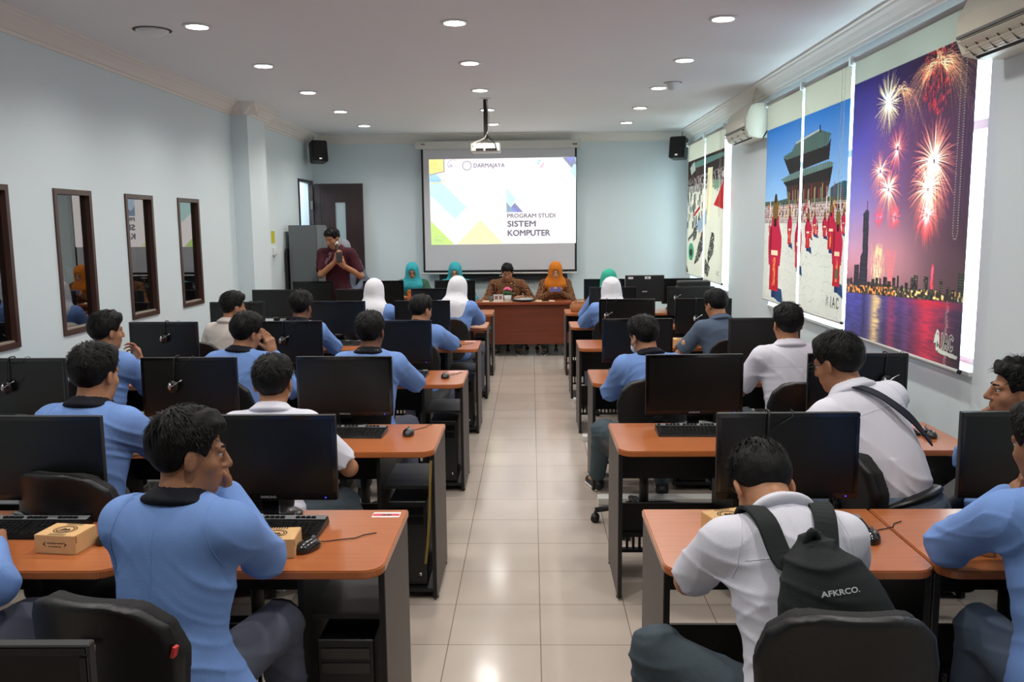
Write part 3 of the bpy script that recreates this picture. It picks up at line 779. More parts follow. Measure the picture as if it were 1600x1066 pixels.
MB().tube([(.09, -.06, -.06 + .07), (.10, -.04, .075)], .006).build('straw', mat('pink_straw', (235, 110, 150), .4), t)

# ---------------------------------------------------------------- cabinet, panel
t = thing('steel_cabinet', 'grey steel filing cabinet by the doorway behind the speaker', 'cabinet', (-2.96, 11.50, 0))
M_cab = mat('cabinet_grey', (104, 110, 112), .45)
MB().box(-.18, .18, -.28, .28, .03, 1.82).build('body', M_cab, t, bevel=.004)
MB().box(-.17, .17, -.27, .27, 0, .03).build('plinth', M_blackm, t)
for s in (-1, 1):
    d_ = MB().box(.18, .192, -.275 if s < 0 else .003, -.003 if s < 0 else .275, .05, 1.80).build('door', M_cab, t)
    MB().box(.192, .204, s * .03 - .008, s * .03 + .008, .85, .97).build('handle', M_chrome, d_)
t = thing('folded_board', 'narrow black board standing between the wall and grey cabinet', 'board', (-3.165, 11.30, 0))
MB().box(-.012, .012, -.13, .12, 0, 1.52).build('panel', M_blackm, t)
# ================================================================ implicit-surface modelling for bodies, clothes, hair
V = lambda *a: np.array(a, float)
def nrm(v): v = np.asarray(v, float); return v / (np.linalg.norm(v) + 1e-12)
def rotm(yaw=0, pitch=0, roll=0):
    """yaw about z (left +), pitch about x (looking down +), roll about y"""
    a, b_, c = math.radians(yaw), math.radians(-pitch), math.radians(roll)
    Rz = np.array([[math.cos(a), -math.sin(a), 0], [math.sin(a), math.cos(a), 0], [0, 0, 1]])
    Rx = np.array([[1, 0, 0], [0, math.cos(b_), -math.sin(b_)], [0, math.sin(b_), math.cos(b_)]])
    Ry = np.array([[math.cos(c), 0, math.sin(c)], [0, 1, 0], [-math.sin(c), 0, math.cos(c)]])
    return Rz @ Rx @ Ry

class SDF:
    """field of smoothly blended primitives, meshed with surface nets"""
    def __init__(s): s.p = []
    def cone(s, a, b_, r1, r2, k=.03, op=1, flat=None):
        s.p.append(('c', np.asarray(a, float), np.asarray(b_, float), r1, r2, k, op)); return s
    def ell(s, c, r, R=None, k=.03, op=1):
        s.p.append(('e', np.asarray(c, float), np.asarray(r, float), np.eye(3) if R is None else R, None, k, op)); return s
    def box(s, c, h, R=None, rad=.01, k=.02, op=1):
        s.p.append(('b', np.asarray(c, float), np.asarray(h, float), np.eye(3) if R is None else R, rad, k, op)); return s
    def bbox(s):
        lo, hi = np.full(3, 1e9), np.full(3, -1e9)
        for q in s.p:
            if q[-1] < 0: continue
            l, h = s.pb(q); lo = np.minimum(lo, l); hi = np.maximum(hi, h)
        return lo, hi
    def pb(s, q):
        if q[0] == 'c': l = np.minimum(q[1] - q[3], q[2] - q[4]); h = np.maximum(q[1] + q[3], q[2] + q[4])
        elif q[0] == 'e': e = np.sqrt(((q[3] * q[2]) ** 2).sum(1)); l, h = q[1] - e, q[1] + e
        else: e = (np.abs(q[3]) * q[2]).sum(1) + q[4]; l, h = q[1] - e, q[1] + e
        return l, h
    def mesh(s, h, post=None):
        lo, hi = s.bbox(); lo = lo - 3 * h - .01; hi = hi + 3 * h + .01
        n = np.ceil((hi - lo) / h).astype(int) + 1
        F = np.full(n, 1.0, np.float32)
        ax = [(lo[i] + h * np.arange(n[i])).astype(np.float32) for i in range(3)]
        for q in s.p:
            k, op = q[5], q[6]; l, u = s.pb(q); m = k + 2 * h
            i0 = np.clip(np.floor((l - m - lo) / h).astype(int), 0, n); i1 = np.clip(np.ceil((u + m - lo) / h).astype(int) + 1, 0, n)
            if (i1 <= i0).any(): continue
            X = ax[0][i0[0]:i1[0], None, None]; Y = ax[1][None, i0[1]:i1[1], None]; Z = ax[2][None, None, i0[2]:i1[2]]
            if q[0] == 'c':
                a, b_ = q[1], q[2]; d = b_ - a; L2 = float(d @ d) + 1e-12
                px, py, pz = X - a[0], Y - a[1], Z - a[2]
                t = np.clip((px * d[0] + py * d[1] + pz * d[2]) / L2, 0, 1)
                D = np.sqrt((px - t * d[0]) ** 2 + (py - t * d[1]) ** 2 + (pz - t * d[2]) ** 2) - (q[3] + (q[4] - q[3]) * t)
            else:
                R = q[3]; px, py, pz = X - q[1][0], Y - q[1][1], Z - q[1][2]
                lx = px * R[0, 0] + py * R[1, 0] + pz * R[2, 0]; ly = px * R[0, 1] + py * R[1, 1] + pz * R[2, 1]; lz = px * R[0, 2] + py * R[1, 2] + pz * R[2, 2]
                if q[0] == 'e':
                    r = q[2]; k0 = np.sqrt((lx / r[0]) ** 2 + (ly / r[1]) ** 2 + (lz / r[2]) ** 2)
                    k1 = np.sqrt((lx / r[0] ** 2) ** 2 + (ly / r[1] ** 2) ** 2 + (lz / r[2] ** 2) ** 2) + 1e-9
                    D = np.where(k0 < .2, -min(r), k0 * (k0 - 1) / k1)
                else:
                    hx, hy, hz = q[2]; qx, qy, qz = np.abs(lx) - hx, np.abs(ly) - hy, np.abs(lz) - hz
                    D = np.sqrt(np.maximum(qx, 0) ** 2 + np.maximum(qy, 0) ** 2 + np.maximum(qz, 0) ** 2) + np.minimum(np.maximum(qx, np.maximum(qy, qz)), 0) - q[4]
            sl = (slice(i0[0], i1[0]), slice(i0[1], i1[1]), slice(i0[2], i1[2]))
            A = F[sl]
            if op > 0:
                if k > 0: hh = np.maximum(k - np.abs(A - D), 0) / k; F[sl] = np.minimum(A, D) - hh * hh * k * .25
                else: F[sl] = np.minimum(A, D)
            else:
                D = -D
                if k > 0: hh = np.maximum(k - np.abs(A - D), 0) / k; F[sl] = np.maximum(A, D) + hh * hh * k * .25
                else: F[sl] = np.maximum(A, D)
        if post is not None: F = post(F, ax[0][:, None, None], ax[1][None, :, None], ax[2][None, None, :]).astype(np.float32)
        return surface_nets(F, lo, h)

def surface_nets(F, lo, h):
    S = F < 0
    nx, ny, nz = F.shape
    c = np.zeros((nx - 1, ny - 1, nz - 1), np.int8)
    for i in (0, 1):
        for j in (0, 1):
            for k in (0, 1): c += S[i:nx - 1 + i, j:ny - 1 + j, k:nz - 1 + k]
    act = np.argwhere((c > 0) & (c < 8))
    idx = np.full(c.shape, -1, np.int32); idx[act[:, 0], act[:, 1], act[:, 2]] = np.arange(len(act))
    P = np.zeros((len(act), 3)); W = np.zeros(len(act))
    cor = [(i, j, k) for i in (0, 1) for j in (0, 1) for k in (0, 1)]
    val = {q: F[act[:, 0] + q[0], act[:, 1] + q[1], act[:, 2] + q[2]].astype(float) for q in cor}
    for a in cor:
        for d in range(3):
            if a[d]: continue
            b_ = list(a); b_[d] = 1; b_ = tuple(b_)
            va, vb = val[a], val[b_]; m = (va < 0) != (vb < 0)
            t = np.where(m, va / np.where(m, va - vb, 1), 0)
            p = np.tile(np.array(a, float), (len(act), 1)); p[:, d] = t
            P += p * m[:, None]; W += m
    vert = lo + h * (act + P / W[:, None])
    faces = []
    for d in range(3):
        e1, e2 = (d + 1) % 3, (d + 2) % 3
        sa = [slice(None)] * 3; sb = [slice(None)] * 3; sa[d] = slice(0, -1); sb[d] = slice(1, None)
        A, B = S[tuple(sa)], S[tuple(sb)]
        E = np.argwhere(A != B)
        if not len(E): continue
        ok = (E[:, e1] > 0) & (E[:, e2] > 0) & (E[:, e1] < F.shape[e1] - 1) & (E[:, e2] < F.shape[e2] - 1); E = E[ok]
        flip = ~A[E[:, 0], E[:, 1], E[:, 2]]
        def cell(o1, o2):
            q = E.copy(); q[:, e1] -= o1; q[:, e2] -= o2; return idx[q[:, 0], q[:, 1], q[:, 2]]
        Q = np.stack([cell(1, 1), cell(0, 1), cell(0, 0), cell(1, 0)], 1)
        Q[flip] = Q[flip][:, ::-1]
        faces.append(Q)
    return vert, np.concatenate(faces)

def np_obj(name, vf, m, parent=None, label=None):
    v, f = vf
    me = bpy.data.meshes.new(name)
    me.vertices.add(len(v)); me.vertices.foreach_set('co', np.asarray(v, np.float32).ravel())
    me.loops.add(f.size); me.loops.foreach_set('vertex_index', f.astype(np.int32).ravel())
    me.polygons.add(len(f)); me.polygons.foreach_set('loop_start', np.arange(0, f.size, f.shape[1], dtype=np.int32))
    me.polygons.foreach_set('use_smooth', np.ones(len(f), bool))
    me.update(calc_edges=True); me.validate()
    me.materials.append(m)
    o = bpy.data.objects.new(name, me); COL.objects.link(o)
    if parent is not None: o.parent = parent
    if label: o['label'] = label
    return o

def folds(amp, seed, freq=(11, 9, 23), pts=()):
    """post function that adds cloth folds: soft waves plus narrower creases; pts are (centre, radius) where creases gather"""
    r = np.random.RandomState(seed); ph = r.uniform(0, 6.28, 12); sg = 1 if r.rand() > .5 else -1
    def fn(F, X, Y, Z):
        w1 = np.sin(7 * X + 5 * Y + ph[0]) + np.sin(9 * Z + 6 * Y + ph[1]); w2 = np.sin(8 * Z - 6 * X + ph[2]) + .6 * np.sin(19 * X + 13 * Z + ph[6])
        soft = np.sin(freq[2] * Z + 9 * X * sg + 1.6 * w1 + ph[3]) * .45 + np.sin(17 * X + 14 * Y + 1.5 * w1 + ph[5]) * .35
        c1 = (1 - np.abs(np.sin(15 * Z + 12 * X * sg + 4 * Y + 1.5 * w2 + ph[4]))) ** 4
        c2 = (1 - np.abs(np.sin(10 * Z - 15 * X * sg + 5 * Y + 1.4 * w1 + ph[7]))) ** 5
        mask = .12 + .55 * (np.sin(5 * X + 4 * Z + ph[8]) * np.sin(6 * Z + 3 * Y + ph[9]) > -.1)
        g = soft * .55 + (c1 * 1.0 + c2 * .9) * mask
        for c, rad in pts:
            dx, dy, dz = X - c[0], Y - c[1], Z - c[2]; d = np.sqrt(dx * dx + dy * dy + dz * dz); fall = np.exp(-(d / rad) ** 2)
            g = g + fall * 1.9 * (1 - np.abs(np.sin(34 * dz + 16 * dx * sg + 12 * dy + 1.5 * w2))) ** 2
        return F - np.where(np.abs(F) < .05, amp * g, 0)
    return fn

# ---------------------------------------------------------------- skin, cloth, hair materials
def skin_mat(name, rgb):
    if name in MATS: return MATS[name]
    m = mat(name, rgb, .5, .4, bump=(120, .08), var=(14, .10)); b = m.node_tree.nodes['Principled BSDF']
    b.inputs['Subsurface Weight'].default_value = .12; b.inputs['Subsurface Radius'].default_value = (.012, .005, .003); b.inputs['Subsurface Scale'].default_value = 1.0
    return m
SK = {'a': skin_mat('skin_brown', (150, 104, 76)), 'b': skin_mat('skin_tan', (172, 122, 90)), 'c': skin_mat('skin_dark', (118, 80, 60)), 'd': skin_mat('skin_light', (196, 150, 122))}
M_hair = mat('black_hair', (9, 8, 8), .6, .25, bump=(60, .25))
M_blue = mat('blue_blazer_cloth', (114, 148, 208), .8, .25, bump=(450, .25), var=(5, .05))
M_wsh = mat('white_shirt_cloth', (216, 216, 228), .8, .25, bump=(350, .15))
M_cream = mat('cream_shirt_cloth', (212, 202, 196), .8, .25, bump=(350, .15))
M_gsh = mat('slate_shirt_cloth', (84, 98, 118), .85, .25, bump=(350, .15))
M_ggr = mat('grey_trouser_cloth', (96, 108, 124), .85, .2, bump=(500, .3), var=(40, .08))
M_gdk = mat('dark_trouser_cloth', (70, 80, 88), .85, .2, bump=(500, .3), var=(40, .08))
M_colb = mat('black_collar_cloth', (22, 24, 32), .8, .2)
M_maroon = mat('maroon_shirt_cloth', (66, 28, 38), .8, .2, bump=(200, .2))
M_greyb = mat('grey_blue_cloth', (104, 112, 130), .85, .2)
M_shoe = mat('black_shoe', (24, 22, 26), .5)
M_sole = mat('white_sole', (215, 212, 205), .6)
M_eye = mat('eye_white', (186, 176, 168), .3)
M_iris = mat('eye_iris', (22, 14, 10), .15)
M_belt = mat('black_belt', (18, 18, 20), .35)
HJ = {'white': mat('white_headscarf', (226, 226, 232), .8, .2), 'turq': mat('turquoise_headscarf', (60, 168, 180), .8, .2), 'orange': mat('orange_headscarf', (206, 118, 38), .8, .2),
      'green': mat('green_headscarf', (60, 172, 148), .8, .2), 'grey': mat('grey_headscarf', (140, 144, 152), .8, .2)}
# batik: brown ground with gold curls
mb = bpy.data.materials.new('batik_cloth'); mb.use_nodes = True; nt = mb.node_tree; b = nt.nodes['Principled BSDF']
tc = nt.nodes.new('ShaderNodeTexCoord'); vo = nt.nodes.new('ShaderNodeTexVoronoi'); vo.inputs['Scale'].default_value = 13
wv = nt.nodes.new('ShaderNodeMath'); wv.operation = 'MULTIPLY'; wv.inputs[1].default_value = 30
sn = nt.nodes.new('ShaderNodeMath'); sn.operation = 'SINE'
ra = nt.nodes.new('ShaderNodeValToRGB'); ra.color_ramp.elements[0].color = lin((62, 32, 22)); ra.color_ramp.elements[1].color = lin((176, 120, 62)); ra.color_ramp.elements[0].position = .55; ra.color_ramp.elements[1].position = .8
nt.links.new(tc.outputs['Object'], vo.inputs['Vector']); nt.links.new(vo.outputs['Distance'], wv.inputs[0]); nt.links.new(wv.outputs[0], sn.inputs[0]); nt.links.new(sn.outputs[0], ra.inputs[0]); nt.links.new(ra.outputs[0], b.inputs['Base Color'])
b.inputs['Roughness'].default_value = .8; MATS['batik'] = mb

def ik(a, t, l1, l2, pole):
    a, t = np.asarray(a, float), np.asarray(t, float); d = t - a; L = np.linalg.norm(d); Lm = min(L, (l1 + l2) * .995)
    u = d / (L + 1e-9); x = (l1 * l1 - l2 * l2 + Lm * Lm) / (2 * Lm); y = math.sqrt(max(l1 * l1 - x * x, 0))
    pl = np.asarray(pole, float); pl = pl - u * (pl @ u); pl = nrm(pl)
    return a + u * x + pl * y, a + u * Lm

FL = {'thumb': (.034, .028, .024), 'index': (.040, .025, .020), 'middle': (.044, .028, .021), 'ring': (.041, .026, .021), 'little': (.032, .020, .018)}
def hand(S, w, d, n, side, curl=25, thumb=35, k=.006):
    """w wrist, d direction of the fingers, n back-of-hand normal, side +1 right hand"""
    d = nrm(d); n = np.asarray(n, float); n = nrm(n - d * (n @ d)); x = np.cross(d, n) * side       # x points to the thumb's opposite side
    x = -x                                                                                            # towards the thumb
    S.box(w + d * .048, (.034, .036, .0045), np.stack([x, d, n], 1), .010, .014)
    S.cone(w - d * .01, w + d * .025, .024, .026, .02)
    for i, f in enumerate(('index', 'middle', 'ring', 'little')):
        o = w + d * (.088 - (.0, -.004, .0, .009)[i]) + x * (.030 - .0195 * i) - n * .001
        dirn = nrm(d + x * (.10 - .07 * i)); r = (.0088, .009, .0086, .0074)[i]; a = math.radians(curl * (.7 + .12 * i))
        p = o
        for j, L in enumerate(FL[f]):
            ca = a * (1, 2.1, 2.9)[j]; dd = dirn * math.cos(ca) - n * math.sin(ca); q = p + dd * L
            S.cone(p, q, r * (1, .93, .86)[j], r * (.93, .86, .74)[j], k if j == 0 else .003); p = q
    p = w + d * .026 + x * .030; a = math.radians(thumb)
    dirn = nrm(d * math.cos(a) + x * math.sin(a) - n * .25)
    for j, L in enumerate(FL['thumb']):
        dd = nrm(dirn - n * .22 * j - x * .12 * j); q = p + dd * L; S.cone(p, q, (.0135, .0105, .0095)[j], (.0105, .0095, .008)[j], .008 if j == 0 else .003); p = q
    return x

def hair_tufts(c, R, n, seed, curly=False, back=True):
    """fine tapered locks lying on the scalp"""
    r = np.random.RandomState(seed); v = []; f = []
    for i in range(n):
        th = math.acos(1 - 1.45 * r.rand()); ph = r.uniform(0, 2 * PI)
        p = np.array([math.sin(th) * math.cos(ph), math.sin(th) * math.sin(ph), math.cos(th)])
        if p[1] > .45 and p[2] < .45: continue
        if p[2] < -.20 and p[1] > -.3: continue
        base = np.array([p[0] * .082, p[1] * .101 - .012, p[2] * .086 + .046])
        if p[2] < .0: base *= (1 - .06 * -p[2] * 2)
        crown = np.array([0, -.45, .9]); crown = nrm(crown)
        t = p - crown * (p @ crown); t = -nrm(crown - p * (p @ crown)) if np.linalg.norm(t) > .05 else nrm(r.normal(size=3))
        if p[1] > .2: t = nrm(t * .4 + np.array([.7 if seed % 2 else -.7, .5, .1]))
        t = nrm(t + r.normal(size=3) * (.55 if curly else .30)); t = nrm(t - p * (t @ p))
        L = r.uniform(.022, .046) * (1.15 if p[2] > 0 else .55); s = np.cross(p, t); w = r.uniform(.0012, .0026)
        lift = r.uniform(.05, .38) * (1.6 if curly else 1)
        pts = [base, base + t * L * .5 + p * L * lift * .6, base + t * L + p * L * lift * (.2 if not curly else .9)]
        o = len(v)
        v += [pts[0] - s * w, pts[0] + s * w, pts[1] - s * w * .8, pts[1] + s * w * .8, pts[2]]
        f += [(o, o + 1, o + 3, o + 2), (o + 2, o + 3, o + 4, o + 4)]
    v = np.array(v) @ R.T + c
    return v, f

def head_sdf(S, c, R, h, neckb):
    P = lambda x, y, z: c + R @ np.array([x, y, z], float)
    S.ell(P(0, -.012, .032), (.074, .092, .086), R, .02)
    S.ell(P(0, .026, -.040), (.058, .062, .074), R, .03)
    S.ell(P(0, .020, -.072), (.050, .056, .040), R, .025)
    S.ell(P(0, .062, -.100), (.020, .018, .016), R, .025)
    for s in (-1, 1):
        S.ell(P(s * .043, .050, -.030), (.020, .020, .018), R, .025)
        S.ell(P(s * .030, .096, .0), (.015, .010, .008), R, .010, -1); S.ell(P(s * .030, .079, .0085), (.0135, .0095, .0055), R, .004); S.ell(P(s * .030, .078, -.0095), (.0125, .0085, .0045), R, .004)
        S.cone(P(s * .012, .083, .018), P(s * .044, .070, .020), .009, .007, .014)
        S.ell(P(s * .012, .094, -.037), (.008, .009, .007), R, .008)
        er = R @ rotm(0, 0, 0)
        S.ell(P(s * .078, -.008, -.012), (.009, .019, .031), er @ rotm(s * 22), .010)
        S.ell(P(s * .087, .000, -.010), (.005, .010, .018), er @ rotm(s * 22), .005, -1)
    S.cone(P(0, .086, .012), P(0, .108, -.032), .009, .0125, .012)
    S.cone(P(-.017, .084, -.058), P(.017, .084, -.058), .0065, .0065, .008); S.cone(P(-.014, .084, -.069), P(.014, .084, -.069), .0075, .0075, .008)
    S.ell(P(0, .094, -.0635), (.022, .006, .0018), R, .003, -1)
    nd = nrm(P(0, -.022, -.060) - neckb)
    S.cone(P(0, -.018, -.055), neckb, .052, .058, .03)
    return P

def person(label, x, y, yaw=0, pel=.53, lean=(5, 10), side=0, twist=0, head=(0, 0, 0), neckf=.5, L=None, Rr=None, hl=None, hr=None, legs=None, outfit='blazer', trousers=None,
           skin='a', hair='short', h=.008, seed=1, stand=False, scale=1.0, tufts=0, shw=.165, scarf=None, mask=False, feet=True, group=None, glasses=False, wide=1.0, hair_vol=1.0, name='person', extra=(), shoe=None, tuck=False):
    t = thing(name, label, 'person', (x, y, 0), 0, group)
    Ry = rotm(yaw)
    W = lambda p: Ry @ np.asarray(p, float)
    loc = lambda p: np.array([p[0] - x, p[1] - y, p[2]], float)       # world -> thing coordinates
    right, fwd, up = W((1, 0, 0)), W((0, 1, 0)), V(0, 0, 1)
    if stand: pel = .90 * scale
    P0 = V(0, 0, pel)
    # spine, curving from lean[0] at the pelvis to lean[1] at the neck
    n = 12; p = P0.copy(); sp = [p.copy()]; dirs = []; Ls = .475 * scale
    for i in range(n):
        a = math.radians(lean[0] + (lean[1] - lean[0]) * (i + .5) / n); sd = math.radians(side)
        d = nrm(fwd * math.sin(a) + up * math.cos(a) * math.cos(sd) + right * math.sin(sd)); dirs.append(d); p = p + d * Ls / n; sp.append(p.copy())
    def spine(tt): q = tt * n; i = min(int(q), n - 1); return sp[i] + (sp[i + 1] - sp[i]) * (q - i), dirs[i]
    def frame(tt):
        pp, d = spine(tt); rr = rotm(twist * tt) @ right; rr = nrm(rr - d * (rr @ d)); ff = np.cross(d, rr); return pp, np.stack([rr, ff, d], 1)
    N, RN = frame(1.0); rt, ft, ut = RN[:, 0], RN[:, 1], RN[:, 2]
    sh = {s: N - ut * .035 * scale + rt * s * shw * scale for s in (-1, 1)}
    # head
    HR = rotm(yaw + head[0], head[1], head[2])
    nd = nrm(ut * (1 - neckf) + HR[:, 2] * neckf + fwd * .12)
    hc = N + nd * .105 * scale + HR[:, 2] * .055 * scale + HR[:, 1] * .012
    # arms
    arms = {}
    UA, FA = .285 * scale, .25 * scale
    for s, spec in ((-1, L), (1, Rr)):
        if spec is None: spec = (N + ft * .30 + rt * s * .20 - up * .33, None)
        tgt = loc(spec[0]) if spec[1] is not None else spec[0]
        pole = spec[1] if spec[1] is not None else (rt * s * .8 - up * .9 - ft * .2)
        el, wr = ik(sh[s], tgt, UA, FA, pole); arms[s] = (el, wr)
    # legs
    lg = {}
    for s in (-1, 1):
        hp = P0 + right * s * .085 * scale - up * .01
        if stand: kn = hp + V(0, 0, -.42) * scale + fwd * .02 + right * s * .02; an = kn + V(0, 0, -.40) * scale - fwd * .01
        else:
            kn = hp + fwd * .41 + right * s * .07 + V(0, 0, -.02); an = V(kn[0], kn[1], .085) + fwd * .02
        if legs and legs.get(s): kn, an = loc(legs[s][0]), loc(legs[s][1])
        lg[s] = (hp, kn, an)
    B = SDF(); sc = scale
    def torso(Q, e, k=.07, fl=1.0, skip=0):
        for tt, r, of in ((.0, (.150, .105, .10), 0), (.28, (.132 * wide, .094 * wide, .13), .0), (.62, (.150 * wide, .102 * wide, .15), .005), (.86, (.135, .085, .09), .0))[skip:]:
            pp, RR = frame(tt); Q.ell(pp + RR[:, 1] * of, tuple((v * sc + e) for v in r), RR, k)
        for s in (-1, 1):
            pp, RR = frame(.90); Q.cone(pp + RR[:, 0] * s * .05, sh[s] - ut * .012 - rt * s * .01, .058 * sc + e, .046 * sc + e, .07)
            pp, RR = frame(.99); Q.cone(pp + ut * .004 - RR[:, 1] * .008, sh[s] - rt * s * .030 * sc + ut * .002, .038 + e * .6, .036 + e * .6, .06)
    # ---- body: one continuous skin surface
    torso(B, -.006)
    B.cone(N - ut * .03, N + nd * .03, .060, .056, .03)
    for s in (-1, 1):
        el, wr = arms[s]; B.cone(sh[s], el, .046 * sc, .038 * sc, .03); B.cone(el, wr, .038 * sc, .026 * sc, .02)
        hs = (hl if s < 0 else hr) or {}
        d = hs.get('d'); d = nrm(wr - el) if d is None else nrm(d); nn = hs.get('n'); nn = V(0, 0, 1) if nn is None else V(*nn)
        hand(B, wr + d * .01, d, nn, s, hs.get('curl', 22), hs.get('thumb', 35))
        hp, kn, an = lg[s]; B.cone(hp, kn, .072, .050, .04); B.cone(kn, an, .050, .034, .02); fd = nrm((fwd + right * s * .2) if not stand else fwd + right * s * .15)
        B.cone(an - V(0, 0, .02), an + fd * .10 - V(0, 0, .045), .032, .026, .02)
    HP = head_sdf(B, hc, HR, h, N + ut * .01)
    np_obj('body', B.mesh(h), SK[skin], t)
    # eyes, brows
    if not (hair == 'none_back'):
        for s in (-1, 1):
            e = SDF().ell(HP(s * .030, .0755, .0), (.0100, .0100, .0090), HR); vf = e.mesh(.003); o = np_obj('eye', vf, M_eye, t)
            i_ = SDF().ell(HP(s * .030, .0838, -.001), (.0050, .0032, .0050), HR); np_obj('iris', i_.mesh(.0015), M_iris, o)
            if scarf is None or h <= .009:
                q = SDF().cone(HP(s * .014, .0925, .021), HP(s * .044, .078, .023), .0045, .003, .004); np_obj('eyebrow', q.mesh(.003), M_hair, t)
    if glasses:
        g = MB()
        for s in (-1, 1):
            pts = [HP(s * .033 + .024 * math.cos(a), .104, -.002 + .018 * math.sin(a)) for a in [2 * PI * i / 14 for i in range(15)]]; g.tube(pts, .0018, 5)
            g.tube([HP(s * .057, .103, 0), HP(s * .078, .02, .002)], .0016, 5)
        g.tube([HP(-.009, .105, 0), HP(.009, .105, 0)], .0016, 5); g.build('glasses', M_blackm, t)
    # hair
    if scarf is None:
        Hs = SDF(); vol = hair_vol
        Hs.ell(HP(0, -.012, .044), (.0845, .103, .087 * (1 + .05 * (vol - 1))), HR, .02)
        Hs.ell(HP(0, .030, .088), (.060 * vol, .060, .034 * vol), HR, .03)
        Hs.ell(HP(0, -.045, .010), (.074, .064, .075), HR, .03)
        def cut(F, X, Y, Z):
            Xl, Yl, Zl = X - hc[0], Y - hc[1], Z - hc[2]
            hx = Xl * HR[0, 0] + Yl * HR[1, 0] + Zl * HR[2, 0]; hy = Xl * HR[0, 1] + Yl * HR[1, 1] + Zl * HR[2, 1]; hz = Xl * HR[0, 2] + Yl * HR[1, 2] + Zl * HR[2, 2]
            zl = np.interp(hy, [-.12, -.07, -.03, -.015, .012, .035, .055, .075, .12], [-.062, -.058, -.035, .010, .014, -.008, .045, .062, .070])
            nz_ = .0035 * (np.sin(70 * hx + 40 * hy + seed) * np.sin(60 * hy - 50 * hz + seed * 2) + .7 * np.sin(120 * hx + 30 * hz) * np.sin(110 * hy + seed))
            fade = np.clip((hz + .075) / .07, 0, 1); G = F + (1 - fade) * .010 - nz_ * (.5 + .9 * (hz > .03)) * (1.7 if hair == 'curly' else 1.0)
            return np.maximum(G, (zl - hz) * .85)
        Hh = min(h, .006)
        ho = np_obj('hair', Hs.mesh(Hh, cut), M_hair, t)
        if tufts:
            v, f = hair_tufts(hc, HR, tufts, seed, hair == 'curly')
            me = bpy.data.meshes.new('hair_locks'); me.from_pydata(v.tolist(), [], [tuple(dict.fromkeys(q)) for q in f]); me.materials.append(M_hair)
            lo_ = bpy.data.objects.new('hair_locks', me); COL.objects.link(lo_); lo_.parent = ho; lo_['kind'] = 'stuff'
    else:
        Q = SDF()
        Q.ell(HP(0, -.018, .030), (.092, .112, .106), HR, .03); Q.ell(HP(0, .005, -.055), (.080, .088, .080), HR, .04)
        Q.cone(HP(0, -.02, -.05), N - ut * .02, .094, .130, .05)
        Q.ell(N - ut * .03 + ft * .01, (.178 * sc, .125, .085), RN, .07)
        Q.ell(N - ut * .09 + ft * .065, (.115, .060, .115), RN, .05)
        Q.ell(N - ut * .10 - ft * .065, (.12, .055, .12), RN, .05)
        Q.ell(HP(0, .125, -.012), (.050, .075, .070), HR, .015, -1)
        np_obj('headscarf', Q.mesh(min(h, .008), folds(.005, seed, (14, 12, 20))), HJ[scarf], t)
    if mask:
        q = SDF().ell(HP(0, .072, -.058), (.052, .046, .044), HR, .01); np_obj('face_mask', q.mesh(.005), mat('mask_white', (225, 228, 230), .7), t)
        g = MB()
        for s in (-1, 1): g.tube([HP(s * .050, .08, -.045), HP(s * .072, .03, -.030), HP(s * .083, -.012, -.005)], .0016, 5); g.tube([HP(s * .048, .078, -.075), HP(s * .068, .03, -.055), HP(s * .082, -.018, -.030), HP(s * .086, -.022, -.01)], .0016, 5)
        g.build('mask_strap', MATS['mask_white'], t)
    # ---- clothes
    C_ = SDF(); short = outfit in ('shirt', 'tee', 'greyshirt', 'maroon')
    cm = {'blazer': M_blue, 'shirt': M_wsh, 'cream': M_cream, 'greyshirt': M_gsh, 'maroon': M_maroon, 'batik': mb, 'greyblue': M_greyb, 'green': mat('green_dress', (52, 92, 70), .8), 'turqdress': mat('teal_dress', (58, 150, 160), .8)}[outfit]
    nm = {'blazer': 'blazer', 'green': 'dress', 'turqdress': 'dress'}.get(outfit, 'shirt')
    e = {'blazer': .016, 'green': .014, 'turqdress': .014}.get(outfit, .010)
    torso(C_, e, skip=1 if tuck else 0)
    if outfit == 'blazer' and not stand:
        C_.ell(P0 - V(0, 0, .015) - fwd * .01, (.178, .145, .115), Ry, .05)
    elif not stand and not tuck: C_.ell(P0 + V(0, 0, .03), (.158, .120, .09), Ry, .05)
    elif stand: C_.ell(P0 - V(0, 0, .03), (.165, .125, .14), Ry, .05)
    for a_, b_, r1_, r2_ in extra: C_.cone(loc(a_), loc(b_), r1_, r2_, .05)
    cuff = {}
    for s in (-1, 1):
        el, wr = arms[s]
        C_.cone(sh[s], el, .051 * sc + e, .043 * sc + e, .035) if not short else C_.cone(sh[s], sh[s] + (el - sh[s]) * .80, .052 * sc + e, .054 * sc + e, .035)
        if not short: C_.cone(el, el + (wr - el) * .93, .043 * sc + e, .031 * sc + e, .025)
        cuff[s] = (el, wr)
    for s in (-1, 1):      # openings: neck, cuffs
        el, wr = arms[s]
        if short: a0 = sh[s] + (el - sh[s]) * .74; ud = nrm(el - sh[s]); C_.cone(a0 + ud * .078, a0 + ud * .30, .078, .078, .004, -1) 
        else: a0 = el + (wr - el) * .93; C_.cone(a0, a0 + (wr - el) * .3, .026, .030, .004, -1)
    C_.cone(N + nd * .035, N + nd * .16, .060, .075, .006, -1)
    fp = [(arms[q_][0], .10) for q_ in (-1, 1)] + [(sh[q_] - ut * .10 - rt * q_ * .01, .09) for q_ in (-1, 1)] + [(P0 + V(0, 0, .10), .14)]
    cloth = np_obj(nm, C_.mesh(h, folds(.0062 if outfit == 'blazer' else .0055, seed, pts=fp)), cm, t)
